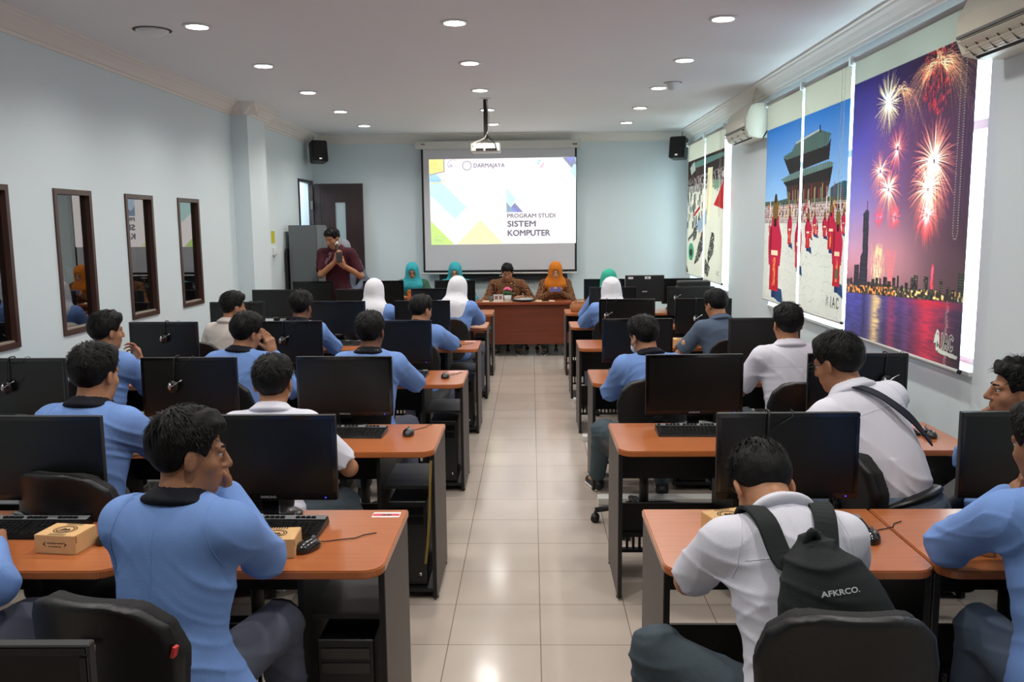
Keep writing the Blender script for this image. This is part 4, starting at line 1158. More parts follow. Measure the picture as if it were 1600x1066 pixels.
    # collar: a folded band around the neck
    if scarf is None and outfit != 'tee':
        kc = N + nd * .060 - ft * .008; Rc = np.stack([rt, np.cross(nd, rt), nd], 1); Rc[:, 0] = nrm(Rc[:, 0] - nd * (Rc[:, 0] @ nd)); Rc[:, 1] = np.cross(nd, Rc[:, 0])
        q = SDF(); q.ell(kc - nd * .012, (.076, .072, .036), Rc, .01); q.ell(kc - nd * .030, (.102, .096, .030), Rc, .02)
        q.cone(kc - nd * .1, kc + nd * .08, .0575, .0575, .004, -1); q.ell(kc + ft * .085 - nd * .01, (.022, .03, .05), Rc, .01, -1)
        q.box(kc - nd * .075, (.12, .12, .028), Rc, .002, .004, -1)
        np_obj('collar', q.mesh(min(h, .006)), M_colb if outfit == 'blazer' else cm, t)
    # trousers
    T = SDF(); e = .012
    tm = trousers or (M_gdk if outfit != 'blazer' else mat('grey_slacks', (78, 82, 98), .85))
    T.ell(P0, (.158, .118, .105), Ry, .05)
    for s in (-1, 1):
        hp, kn, an = lg[s]; T.cone(hp, kn, .080 + e, .056 + e, .04); T.cone(kn, an + (kn - an) * .08, .056 + e, .044 + e, .03)
    np_obj('trousers', T.mesh(max(h, .0065), folds(.006, seed + 5, pts=[(lg[q_][1], .12) for q_ in (-1, 1)])), tm, t)
    if feet:
        for s in (-1, 1):
            hp, kn, an = lg[s]; fd = nrm(fwd + right * s * .18); g = SDF(); a0 = V(an[0], an[1], .045)
            g.cone(a0 - fd * .03 - V(0, 0, .005), a0 + fd * .14 - V(0, 0, .012), .038, .030, .02).cone(a0 + V(0, 0, .035), a0, .040, .040, .02)
            Rf = np.stack([np.cross(fd, V(0, 0, 1)), fd, V(0, 0, 1)], 1)
            o = np_obj('shoe', g.mesh(.006), shoe or M_shoe, t)
            g2 = SDF().box(a0 + fd * .055 - V(0, 0, .037), (.028, .095, .002), Rf, .006, .01); np_obj('sole', g2.mesh(.005), M_sole, o)
    Iout = dict(N=N, RN=RN, sh=sh, arms=arms, HP=HP, HR=HR, hc=hc, frame=frame, P0=P0, nd=nd, Ry=Ry)
    if h <= .008 and outfit in ('blazer', 'shirt'): seams(cloth, t, Iout, outfit == 'shirt')
    return t, Iout

def seams(cloth, parent, I, yoke=False, hem=None):
    """stitched seams traced on the garment: centre back (or yoke) and armholes"""
    fr = I['frame']; N_, RN_ = I['N'], I['RN']; bpy.context.view_layer.update()
    def hit(o_, d_, mx=.8):
        ok, p_, n_, i_ = cloth.ray_cast(Vector(o_), Vector(d_)); return p_ + n_ * .0004 if ok and (p_ - Vector(o_)).length < mx else None
    lines = []; pts = []
    if not yoke:
        for t_ in np.linspace(.04, .93, 40): pp, R_ = fr(t_); pts.append(hit(pp - R_[:, 1] * .45, R_[:, 1]))
        lines.append(pts)
    else:
        pp, R_ = fr(.80); lines.append([hit(pp + R_[:, 0] * x_ - R_[:, 1] * .45, R_[:, 1]) for x_ in np.linspace(-.14, .14, 30)])
    for s in (-1, 1):
        c = I['sh'][s] - RN_[:, 0] * s * .022 - RN_[:, 2] * .012; ax = nrm(RN_[:, 0] * s + RN_[:, 2] * .25); e1 = RN_[:, 1]; e2 = nrm(np.cross(ax, e1)); pts = []
        for k in range(33):
            a = 2 * PI * k / 32; d_ = e1 * math.cos(a) + e2 * math.sin(a); p_ = hit(c + d_ * .25, -d_, .25)
            pts.append(p_ if p_ is not None and (Vector(p_) - Vector(c)).length < .10 else None)
        lines.append(pts)
    m = MB()
    for ln in lines:
        run = []
        for p_ in ln + [None]:
            if p_ is None or (run and (p_ - run[-1]).length > .06):
                if len(run) > 3: m.tube(run, .0011, 5)
                run = [p_] if p_ is not None else []
            else: run.append(p_)
    if m.v: m.build('stitched_seam', cloth.data.materials[0], cloth)['kind'] = 'stuff'

# ---------------------------------------------------------------- office chair
M_cback = mat('chair_shell', (17, 17, 18), .42, bump=(60, .1))
M_cfab = mat('chair_fabric', (20, 20, 22), .75, bump=(500, .3))
def make_chair():
    t = thing('office_chair', 'chair', 'chair', (0, 0, 0), 0, 'black swivel chairs')
    # backrest: padded D-shaped rest with a moulded shell behind, seat towards +Y
    def rest(th, y0, grow):
        S = SDF(); S.box((0, y0, .735), (.20, th, .17), None, .03, 0)
        def post(F, X, Y, Z):
            w = np.interp(Z, [.50, .58, .68, .78, .86, .91, .94], [.10, .165, .205, .212, .190, .145, .07]).astype(np.float32) + grow
            yc = y0 - .45 * (X / .5) ** 2 * -1 - .10 * ((Z - .72) / .25) ** 2 * .4
            d1 = ((np.abs(X) / w) ** 3 - 1) * .07; dz = np.maximum(Z - (.935 + grow), (.535 - grow) - Z); dy = np.abs(Y - yc) - th
            a = np.maximum(np.maximum(d1, dz), dy); rr = .016
            q = np.maximum(d1 + rr, 0) ** 2 + np.maximum(dz + rr, 0) ** 2 + np.maximum(dy + rr, 0) ** 2
            return np.where(np.maximum(np.maximum(d1, dz), dy) > -rr, np.sqrt(q) - rr, a) + 0 * F
        S.p = [('b', V(0, y0 + .03, .735), V(.24, .09, .22), np.eye(3), .0, 0, 1)]
        return S.mesh(.008, post)
    np_obj('backrest_shell', rest(.020, -.225, .0), M_cback, t)
    np_obj('backrest_cushion', rest(.026, -.188, -.010), M_cfab, t)
    MB().box(-.03, .03, -.262, -.238, .44, .72).box(-.06, .06, -.262, -.245, .60, .70).build('back_bracket', M_blackm, t, bevel=.006)
    MB().tube([(0, -.25, .47), (0, -.22, .415), (0, -.10, .40)], .022, 8).build('back_stem', M_blackm, t)
    S = SDF().box((0, .02, .445), (.19, .18, .012), None, .028, .01); np_obj('seat', S.mesh(.012), M_cfab, t)
    MB().box(-.09, .09, -.10, .10, .385, .405).build('seat_plate', M_blackm, t)
    MB().cyl((0, 0), .028, .12, .39).build('gas_column', M_blackm, t)
    m = MB()
    for i in range(5):
        a = 2 * PI * i / 5 + .3; c, s = math.cos(a), math.sin(a)
        m.tube([(c * .03, s * .03, .115), (c * .18, s * .18, .10), (c * .29, s * .29, .075)], [.026, .022, .016], 8)
    st = m.build('star_base', M_blackm, t)
    for i in range(5):
        a = 2 * PI * i / 5 + .3; c, s = math.cos(a), math.sin(a); p = Vector((c * .29, s * .29, .0))
        k = MB()
        for q in (-1, 1):
            d = Vector((-s, c, 0)) * q; k.tube([p + d * .008 + Vector((0, 0, .027)), p + d * .024 + Vector((0, 0, .027))], .026, 12)
        k.cyl((p.x, p.y), .008, .03, .07, 8); k.build('caster', M_blackm, st)
    return t
ch0 = make_chair(); fc = [True]
def chair(x, y, rz, lab):
    o = at_desk(ch0, fc[0], (x, y, 0), math.radians(rz), lab); fc[0] = False; return o
# ================================================================ the people, each at the desk where the photo shows them
G = 'students at the desks'
def hands_on(x, Yf, w=.13, dy=.10):
    return dict(L=((x - w, Yf + dy, .79), (-.9, -.3, -.8)), Rr=((x + w, Yf + dy, .79), (.9, -.3, -.8)))
TAG_RED = mat('red_tag', (205, 40, 36), .5)
def chair_label(o, x, z, w=.05, tag_=True):
    MB().obox((x, -.2655 + 1.8 * x * x, z), (w, .002, .020), Matrix.Rotation(.12, 3, 'Y')).build('asset_label', mat('faded_label', (176, 168, 140), .6), o)
    if tag_: MB().obox((.206, -.175, .80), (.008, .016, .028), Matrix.Rotation(.3, 3, 'Y')).build('red_tag', TAG_RED, o)

# --- first row left
LBL = [(chair(-1.01, 2.14, -14, 'black swivel chair of the boy resting his chin on his hand'), .035, .835, .05, True)]
person('boy in blue blazer, hand over mouth, looking right, at the nearest left desk', -.99, 2.22, -8, pel=.55, lean=(3, 15), head=(-52, 6, -4), twist=-4,
    L=((-1.10, 2.66, .80), (-.25, -.5, -1)), Rr=((-.955, 2.585, .985), (.55, .1, -1)), hr=dict(d=(-.16, -.04, 1), n=(.75, .6, .1), curl=12, thumb=40),
    legs={1: ((-.80, 2.56, .56), (-.78, 2.62, .10)), -1: ((-1.12, 2.58, .55), (-1.14, 2.66, .09))}, h=.0055, seed=3, tufts=2600, skin='a', hair_vol=1.12, group=G,
    extra=[((-.95, 2.20, .62), (-.80, 2.22, .47), .115, .07), ((-1.0, 2.16, .60), (-.92, 2.12, .46), .11, .06)])
chair(-1.90, 2.05, 5, 'black swivel chair at the left edge, nearest row')
person('boy in blue blazer mostly outside the left edge, only his knee in view', -1.90, 2.22, -6, lean=(5, 15), legs={1: ((-1.56, 2.52, .585), (-1.52, 2.50, .10)), -1: ((-2.05, 2.58, .55), (-2.05, 2.66, .09))}, **hands_on(-1.86, 2.52), seed=4, group=G, h=.009)
# --- second row left
TAGC = chair(-1.68, 3.20, -12, 'black swivel chair of the boy with black collar, second left row')
person('boy in blue blazer with black collar, back of head to the camera, second left row', -1.80, 3.33, -8, pel=.585, lean=(3, 14), head=(-8, 6, 0), **hands_on(-1.72, 3.92, dy=-.15), h=.0065, seed=8, tufts=2000, skin='b', hair_vol=1.05, group=G)
chair(-1.18, 3.50, 4, 'black swivel chair of the boy with the mask strap')
person('boy in white shirt with mask straps behind his ears, second left row', -1.165, 3.66, 3, pel=.49, lean=(6, 26), head=(-2, 4, 0), outfit='shirt', **hands_on(-1.15, 3.92), legs={1: ((-.90, 3.94, .50), (-.66, 3.90, .09)), -1: ((-1.25, 4.05, .55), (-1.27, 4.1, .09))}, shoe=M_sole, h=.0065, seed=9, tufts=2200, skin='b', mask=True, hair_vol=1.15, group=G)
# --- third row left
chair(-2.66, 5.10, -6, 'black swivel chair by the left wall, third row')
person('boy in blue blazer by the left wall under the flag window, looking right', -2.70, 5.24, -14, pel=.53, lean=(4, 12), head=(-22, 2, 0), L=((-2.86, 5.70, .79), (-.6, -.4, -.8)), Rr=((-2.62, 5.66, .90), (.6, -.2, -1)),
    hr=dict(d=(-.3, .2, 1), n=(.5, .6, 0), curl=45), h=.0075, seed=12, tufts=900, skin='b', hair_vol=1.25, group=G)
chair(-1.82, 5.04, 0, 'black swivel chair of the boy leaning his cheek on his hand, third left row')
person('boy in blue blazer leaning his cheek on his right hand, third left row', -1.82, 5.20, -6, lean=(6, 16), head=(-28, 8, 8), L=((-1.95, 5.68, .79), (-.6, -.4, -.8)), Rr=((-1.665, 5.46, .99), (.5, .3, -1)), hr=dict(d=(-.15, -.15, 1), n=(.6, -.3, .1), curl=20),
    h=.0075, seed=14, tufts=900, skin='b', group=G)
chair(-.99, 4.94, -5, 'black swivel chair of the boy with the lettered neck band')
p, I = person('boy in blue blazer with lettered neck band, near the aisle, third left row', -.99, 5.12, -3, pel=.53, lean=(4, 12), head=(-5, 3, 0), L=((-1.12, 5.6, .79), (-.7, -.3, -.8)), Rr=((-.86, 5.62, .79), (.9, -.2, -.5)), h=.0075, seed=16, tufts=900, skin='c', group=G)
kc = I['N'] + I['nd'] * .066
v, f = text_geo('MCTR x K', .030, .03, 'CENTER')
vv = []
for a, b_, c in v:     # lettering bent round the neck, upside down as in the photo
    ang = -a / .095; vv.append(tuple(kc + np.array([math.sin(-ang) * .098 * -1, -math.cos(ang) * .098, -b_ - .002])))
MB().add(vv, [q[::-1] for q in f]).build('neck_band_lettering', mat('print_white', (215, 215, 215), .6), p)
# --- fourth row left
chair(-2.62, 6.72, 5, 'black swivel chair of the boy in the cream shirt')
person('boy in cream shirt by the left wall, fourth row, looking right', -2.49, 6.88, -22, lean=(5, 14), head=(-22, 4, 0), outfit='cream', L=((-2.66, 7.3, .79), (-.6, -.4, -.8)), Rr=((-2.40, 7.34, .79), (.6, -.4, -.8)), h=.009, seed=18, tufts=500, skin='b', hair_vol=1.2, group=G)
chair(-1.88, 6.70, 0, 'black swivel chair in the middle of the fourth left row')
person('boy with curly hair and blue blazer behind a monitor, fourth left row', -1.89, 6.86, -4, lean=(5, 15), head=(-10, 6, 0), **hands_on(-1.87, 7.28), h=.009, seed=20, tufts=700, hair='curly', skin='c', hair_vol=1.1, group=G)
chair(-.90, 6.72, -4, 'black swivel chair beside the aisle, fourth left row')
person('boy in blue blazer beside the aisle, fourth left row, looking right', -.94, 6.88, -8, pel=.50, lean=(6, 18), head=(-30, 10, 0), L=((-1.0, 7.36, .79), (-.7, -.3, -.8)), Rr=((-.80, 7.40, .79), (1, -.1, -.3)), h=.009, seed=22, tufts=400, skin='b', group=G)
# --- fifth row left
chair(-1.58, 8.30, 0, 'black swivel chair, fifth left row, middle')
person('student in white headscarf and blue blazer, middle of the fifth left row', -1.585, 8.46, -6, lean=(6, 16), head=(-8, 8, 0), scarf='white', L=((-1.7, 8.9, .79), (-.6, -.4, -.8)), Rr=((-1.48, 8.92, .79), (.9, -.2, -.5)), h=.010, seed=24, group=G)
chair(-.80, 8.28, 0, 'black swivel chair beside the aisle, fifth left row')
person('student in white headscarf and blue blazer beside the aisle, fifth left row', -.78, 8.44, -10, pel=.56, lean=(8, 20), head=(-6, 14, 6), scarf='white', L=((-.86, 8.95, .79), (-.7, -.3, -.8)), Rr=((-.68, 8.95, .80), (1, -.1, -.2)), h=.010, seed=26, group=G)

# --- first row right
chair(.735, 2.07, -3, 'black swivel chair of the boy with the black backpack')
bp_, I = person('boy in white shirt bowed over the desk, wearing a black backpack', .70, 2.12, 4, pel=.535, lean=(8, 34), side=-1, head=(4, 58, 0), outfit='shirt', neckf=1.0,
    L=((.62, 2.64, .79), (-1, .1, -1.1)), Rr=((.86, 2.74, .79), (1, .1, -.9)), hl=dict(d=(.8, .3, -.1), curl=15), hr=dict(d=(-.8, .3, -.1), curl=15),
    legs={-1: ((.345, 2.30, .605), (.33, 2.36, .09)), 1: ((.92, 2.50, .56), (.94, 2.54, .09))}, trousers=M_gdk, h=.0055, seed=31, tufts=2400, skin='b', hair_vol=1.0, shw=.165, group=G)
def ribbon(name, pts, nrmls, w, th, m, parent):
    mb_ = MB(); n = len(pts); v = []
    for i in range(n):
        p = np.asarray(pts[i], float); t_ = nrm(np.asarray(pts[min(i + 1, n - 1)], float) - np.asarray(pts[max(i - 1, 0)], float)); nn = nrm(nrmls[i]); b_ = nrm(np.cross(t_, nn))
        for a_, c_ in ((-1, -1), (1, -1), (1, 1), (-1, 1)): v.append(p + b_ * a_ * w / 2 + nn * c_ * th / 2)
    f = [(4 * i + a_, 4 * i + (a_ + 1) % 4, 4 * i + 4 + (a_ + 1) % 4, 4 * i + 4 + a_) for i in range(n - 1) for a_ in range(4)] + [(3, 2, 1, 0), (4 * n - 4, 4 * n - 3, 4 * n - 2, 4 * n - 1)]
    return mb_.add(v, f).build(name, m, parent, bevel=min(th * .3, .002))
def smooth(pts, k=6):
    P_ = [np.asarray(p, float) for p in pts]; P_ = [P_[0]] + P_ + [P_[-1]]; o_ = []
    for i in range(1, len(P_) - 2):
        for j in range(k):
            t_ = j / k; a_, b_, c_, d_ = P_[i - 1:i + 3]; o_.append(.5 * (2 * b_ + (c_ - a_) * t_ + (2 * a_ - 5 * b_ + 4 * c_ - d_) * t_ ** 2 + (3 * b_ - a_ - 3 * c_ + d_) * t_ ** 3))
    return o_ + [P_[-2]]
M_bag = mat('backpack_nylon', (26, 32, 33), .7, .3, bump=(500, .4))
bag = thing('backpack', 'black backpack with white lettering on the bowed boy in white', 'backpack', (.70, 2.12, 0))
fr = I['frame']; c5, R5 = fr(.46); c5 = c5 - R5[:, 1] * .175 + R5[:, 0] * .040
tl = math.radians(-10); Rt = R5 @ np.array([[math.cos(tl), 0, math.sin(tl)], [0, 1, 0], [-math.sin(tl), 0, math.cos(tl)]])
S = SDF(); S.ell(c5 - Rt[:, 2] * .09, (.168, .090, .15), Rt, .05); S.ell(c5 + Rt[:, 2] * .03, (.142, .082, .17), Rt, .05); S.ell(c5 + Rt[:, 2] * .15 + Rt[:, 1] * .03, (.062, .045, .09), Rt, .05)
S.ell(c5 - Rt[:, 2] * .13 - Rt[:, 1] * .06, (.110, .050, .09), Rt, .015)
np_obj('bag_body', S.mesh(.006, folds(.010, 77, pts=[(c5 + Rt[:, 2] * .17, .10)])), M_bag, bag)
MBh = MB().tube(smooth([c5 + Rt[:, 2] * .20 + Rt[:, 0] * .02 + Rt[:, 1] * .02, c5 + Rt[:, 2] * .245 - Rt[:, 1] * .01, c5 + Rt[:, 2] * .20 - Rt[:, 0] * .03 + Rt[:, 1] * .02]), .010, 8); MBh.build('grab_handle', M_bag, bag)
N_, RN_ = I['N'], I['RN']
for s_ in (-1, 1):
    a1, R1_ = fr(.78); off = -.060 if s_ < 0 else .062
    pts = [c5 + Rt[:, 2] * .19 + Rt[:, 0] * .012 * s_ + Rt[:, 1] * .02, a1 - R1_[:, 1] * .125 + R1_[:, 0] * off * .9, N_ - RN_[:, 1] * .100 + RN_[:, 0] * off * 1.3 - RN_[:, 2] * .005, N_ - RN_[:, 1] * .030 + RN_[:, 0] * off * 1.55 + RN_[:, 2] * .050,
           N_ + RN_[:, 1] * .055 + RN_[:, 0] * off * 1.6 + RN_[:, 2] * .012, N_ + RN_[:, 1] * .105 + RN_[:, 0] * off * 1.7 - RN_[:, 2] * .08]
    nn = [-R1_[:, 1], -R1_[:, 1], -RN_[:, 1] * .8 + RN_[:, 2] * .5, RN_[:, 2], RN_[:, 1] + RN_[:, 2], RN_[:, 1]]
    sp_ = smooth(pts); sn_ = [nn[min(i // 6, 5)] * (1 - (i % 6) / 6) + nn[min(i // 6 + 1, 5)] * ((i % 6) / 6) for i in range(len(sp_))]
    ribbon('shoulder_strap', sp_, sn_, .058, .010, M_bag, bag)
v, f = text_geo('AFKRCO.', .023, .02, 'CENTER')
oc = c5 + Rt[:, 2] * .095 - Rt[:, 1] * .080 + Rt[:, 0] * .0; Rl = R5 @ np.array([[math.cos(.10), 0, -math.sin(.10)], [0, 1, 0], [math.sin(.10), 0, math.cos(.10)]])
MB().add([tuple(oc + Rl[:, 0] * a_ + Rl[:, 2] * b_ * .8 + Rl[:, 1] * (a_ * a_ * 2.6 - .004)) for a_, b_, q in v], f).build('lettering', mat('print_white2', (220, 222, 226), .6), bag)
chair(1.70, 2.20, 8, 'black swivel chair of the boy with clasped hands at the right edge')
person('boy in blue blazer with hands clasped before his mouth at the right edge', 1.47, 2.24, 4, pel=.56, lean=(6, 20), head=(14, 12, 0),
    L=((1.465, 2.60, .955), (-1, .2, -.9)), Rr=((1.56, 2.60, .96), (1, .2, -1)), hl=dict(d=(.35, -.35, .75), n=(-.8, .4, .3), curl=55), hr=dict(d=(-.35, -.35, .75), n=(.8, .4, .3), curl=55),
    legs={-1: ((1.36, 2.52, .56), (1.36, 2.6, .09)), 1: ((1.70, 2.60, .55), (1.72, 2.66, .09))}, trousers=mat('blue_grey_slacks', (74, 88, 108), .85), h=.0055, seed=33, tufts=2000, skin='a', group=G)
# --- second row right
chair(1.46, 3.36, -96, 'black swivel chair of the boy with the shoulder strap')
p, I = person('boy in white shirt with dark sling strap and glasses leaning to the left', 1.45, 3.28, 14, pel=.68, tuck=True, lean=(14, 40), side=-13, head=(22, 16, 0), outfit='shirt', neckf=.6,
    L=((1.16, 3.90, .80), (-.7, -.4, -.6)), Rr=((1.42, 3.95, .80), (.6, -.4, -.8)), trousers=M_ggr, h=.006, seed=35, tufts=1800, skin='a', glasses=True, hair_vol=.95, group=G)
pp, RR = I['frame'](.10); S = SDF(); S.ell(pp, (.168, .130, .030), RR, .01); S.ell(pp, (.12, .09, .06), RR, .004, -1)
np_obj('belt', S.mesh(.006), M_belt, p)
sl_ = thing('sling_strap', 'dark strap crossing the back of the leaning boy in white', 'strap', (1.47, 3.28, 0))
fr = I['frame']; N_, RN_ = I['N'], I['RN']; a1, R1_ = fr(.86); a2, R2_ = fr(.66); a3, R3_ = fr(.45)
pts = [N_ + RN_[:, 1] * .06 - RN_[:, 0] * .075 - RN_[:, 2] * .0, N_ - RN_[:, 0] * .070 + RN_[:, 2] * .056 - RN_[:, 1] * .03, a1 - R1_[:, 1] * .122 - R1_[:, 0] * .030 + R1_[:, 2] * .05, a2 - R2_[:, 1] * .128 + R2_[:, 0] * .06 + R2_[:, 2] * .02, a3 - R3_[:, 1] * .06 + R3_[:, 0] * .155]
nn = [RN_[:, 1] + RN_[:, 2], RN_[:, 2], -R1_[:, 1] + R1_[:, 2] * .4, -R2_[:, 1], R3_[:, 0] - R3_[:, 1]]
sp_ = smooth(pts); sn_ = [nn[min(i // 6, 4)] * (1 - (i % 6) / 6) + nn[min(i // 6 + 1, 4)] * ((i % 6) / 6) for i in range(len(sp_))]
ribbon('webbing', sp_, sn_, .034, .006, mat('navy_webbing', (24, 26, 44), .7), sl_)
chair(1.90, 3.36, 75, 'black swivel chair turned to the left by the window wall')
person('boy in blue blazer seated sideways by the window wall, hands over mouth', 1.87, 3.44, 78, pel=.50, lean=(-26, 6), head=(-2, -4, 0), trousers=M_ggr,
    L=((1.86, 3.44, .87), (-.5, -.9, -.8)), Rr=((1.86, 3.60, .87), (-.4, 1, -.9)), hl=dict(d=(-.05, .25, 1), n=(-.8, -.5, 0), curl=30), hr=dict(d=(-.05, -.25, 1), n=(-.8, .5, 0), curl=30),
    legs={-1: ((1.52, 3.34, .60), (1.46, 3.34, .09)), 1: ((1.55, 3.66, .58), (1.50, 3.68, .09))}, h=.006, seed=37, tufts=1800, skin='a', hair='curly', hair_vol=1.1, group=G)
t = thing('waist_bag', 'small black bag on the lap of the boy seated sideways', 'bag', (1.68, 3.36, .70), .5)
S = SDF().box((0, 0, 0), (.12, .03, .035), rotm(0, 0, -20), .02, .01); np_obj('pouch', S.mesh(.008), M_blackm, t)
MB().tube([(.10, 0, .05), (.16, .03, .14), (.20, .06, .26)], .012, 6).build('strap', M_blackm, t)
# --- third row right
chair(.665, 5.04, 10, 'black swivel chair beside the aisle, third right row')
p, I = person('boy in blue blazer with face mask beside the aisle, third right row', .74, 5.18, 8, pel=.50, lean=(6, 21), head=(22, 16, -4), L=((.64, 5.66, .79), (-1, -.5, -.9)), Rr=((.86, 5.68, .79), (.8, -.3, -.8)), mask=True,
    legs={-1: ((.455, 5.50, .47), (.44, 5.74, .09)), 1: ((.84, 5.56, .55), (.86, 5.60, .09))}, trousers=mat('teal_grey_slacks', (66, 84, 92), .85), h=.0075, seed=41, tufts=900, skin='b', hair_vol=1.15, group=G)
LBL.append((chair(1.52, 4.92, 0, 'black swivel chair with pale label behind the upright boy in white'), .05, .875, .045, False))
person('boy in white shirt sitting upright, back to the camera, third right row', 1.55, 5.14, 2, pel=.56, lean=(4, 10), head=(4, 4, 0), outfit='shirt', L=((1.42, 5.52, .79), (-1, -.6, -.9)), Rr=((1.70, 5.66, .79), (.8, -.3, -.8)), h=.0075, seed=43, tufts=900, skin='b', group=G)
# --- fourth row right
chair(1.56, 6.74, 0, 'black swivel chair of the boy in the slate shirt')
p, I = person('boy in slate grey shirt with arm badge, head turned left, fourth right row', 1.53, 6.86, 12, lean=(5, 16), head=(16, 16, 0), outfit='greyshirt', L=((1.36, 7.18, .79), (-1, -.7, -.6)), Rr=((1.66, 7.3, .79), (.8, -.3, -.8)), h=.009, seed=45, tufts=500, skin='b', group=G)
el, wr = I['arms'][-1]; c0 = I['sh'][-1] * .45 + el * .55
np_obj('arm_badge', SDF().ell(c0 + V(-.045, -.03, 0), (.022, .022, .03), None, .01).mesh(.006), mat('badge_cloth', (190, 150, 110), .8), p)
# --- fifth and rear row right
chair(.78, 8.26, 0, 'black swivel chair beside the aisle, fifth right row')
person('student in white headscarf and blue blazer, fifth right row', .80, 8.40, 6, lean=(6, 16), head=(6, 10, 0), scarf='white', L=((.66, 8.9, .79), (-1, -.2, -.4)), Rr=((.92, 8.92, .79), (.8, -.3, -.8)), h=.010, seed=47, group=G)
chair(.90, 9.74, 0, 'black swivel chair in the rearmost right row')
person('student in green headscarf seen above the white headscarf, rearmost right row', .89, 9.88, 0, lean=(6, 14), head=(0, 6, 0), scarf='green', **hands_on(.89, 10.2), h=.011, seed=49, group=G)

# --- the front of the room
p, I = person('man in maroon embroidered shirt standing with microphone and phone', -2.47, 11.02, 174, stand=True, scale=1.09, head=(-22, 24, 0), outfit='maroon', lean=(0, 6), skin='b', trousers=M_gdk,
    Rr=((-2.44, 10.78, 1.37), (-.7, .0, -1)), L=((-2.33, 10.76, 1.31), (.7, .3, -1)), hr=dict(d=(.15, -.15, 1), n=(-.9, -.4, 0), curl=55, thumb=50), hl=dict(d=(-.5, -.35, .6), n=(.3, -.6, -.4), curl=30), h=.009, seed=51, tufts=600, shw=.175)
# pale embroidery around the shirt neck and chest
m = MB(); r_ = random.Random(5)
RNm, Nn = I['RN'], I['N']
for s in (-1, 1):
    for k in range(9):
        q = Nn + RNm[:, 0] * s * (.045 + .010 * k) + RNm[:, 1] * (.105 + .004 * k) - RNm[:, 2] * (.03 + .021 * k)
        pts = [q + RNm[:, 0] * .016 * math.cos(a) + RNm[:, 2] * .016 * math.sin(a) + RNm[:, 1] * .010 for a in [i * .8 + k for i in range(6)]]
        m.tube(pts, .0030, 5)
em = m.build('embroidery', mat('pink_thread', (190, 150, 165), .8), p); em['kind'] = 'stuff'
t = thing('microphone', 'black microphone with silver head held by the standing man', 'microphone', (-2.42, 10.80, 1.47), 0)
MB().tube([(0, .01, -.10), (-.010, .03, .09)], [.010, .016], 10).build('handle', M_blackm, t)
MB().ell((-.012, .036, .115), (.026, .026, .030)).build('mesh_head', M_chrome, t)
t = thing('mobile_phone', 'dark phone held up by the standing man', 'phone', (-2.38, 10.70, 1.42), .3)
MB().obox((0, 0, 0), (.07, .008, .14), Matrix.Rotation(-.5, 3, 'X')).build('case', M_bezel, t)
person('woman in grey headscarf and grey blue shirt standing behind the speaking man', -2.58, 11.98, 178, stand=True, scale=.97, head=(0, 10, 0), outfit='greyblue', scarf='grey', lean=(0, 2),
    L=((-2.43, 11.86, .92), (.6, .6, -.2)), Rr=((-2.74, 11.84, .94), (-.6, .6, -.2)), h=.011, seed=53, trousers=M_gdk)
F = dict(h=.009)
chair(-1.68, 12.50, 180, 'black chair of the woman in glasses at the front')
person('woman in turquoise headscarf and glasses seated at the front left table', -1.70, 12.42, 180, lean=(4, 10), head=(6, 14, 0), scarf='turq', outfit='green', glasses=True, L=((-1.56, 12.1, .79), (.7, .4, -.8)), Rr=((-1.84, 12.1, .79), (-.7, .4, -.8)), skin='b', seed=55, **F)
chair(-1.08, 12.50, 180, 'black chair of the woman seated left of the man in batik')
person('woman in turquoise headscarf looking down, just left of the man in batik', -1.085, 12.44, 180, lean=(4, 12), head=(0, 16, 0), scarf='turq', outfit='turqdress', L=((-.95, 12.1, .79), (.7, .4, -.8)), Rr=((-1.2, 12.1, .79), (-.7, .4, -.8)), skin='d', seed=57, glasses=True, **F)
chair(-.34, 12.50, 180, 'black chair of the man in batik')
person('man in brown batik shirt looking down at the front table', -.34, 12.42, 180, lean=(6, 14), head=(0, 26, 0), outfit='batik', wide=1.22, shw=.20, L=((-.12, 12.08, .79), (.8, .4, -.8)), Rr=((-.50, 12.06, .79), (-.8, .4, -.8)), skin='b', seed=59, tufts=300, **F)
chair(.36, 12.50, 178, 'black chair of the woman in the orange headscarf')
person('woman in orange headscarf and batik holding a phone at the front table', .34, 12.42, 180, lean=(5, 14), head=(0, 18, 0), outfit='batik', scarf='orange', L=((.40, 12.12, .86), (.9, .3, -.9)), Rr=((.27, 12.12, .86), (-.9, .3, -.9)), hl=dict(d=(-.6, -.2, .5), curl=40), hr=dict(d=(.6, -.2, .5), curl=40), skin='d', seed=61, **F)
t = thing('mobile_phone', 'phone in blue case held by the woman in orange headscarf', 'phone', (.335, 12.05, .90), 0)
MB().obox((0, 0, 0), (.15, .010, .075), Matrix.Rotation(-.6, 3, 'X')).build('case', mat('phone_blue', (70, 60, 120), .4), t)

# labels on the two chair backs where the photo shows them
for q in LBL: chair_label(*q)
MB().obox((.206, -.175, .80), (.008, .016, .028), Matrix.Rotation(.3, 3, 'Y')).build('red_tag', TAG_RED, TAGC)
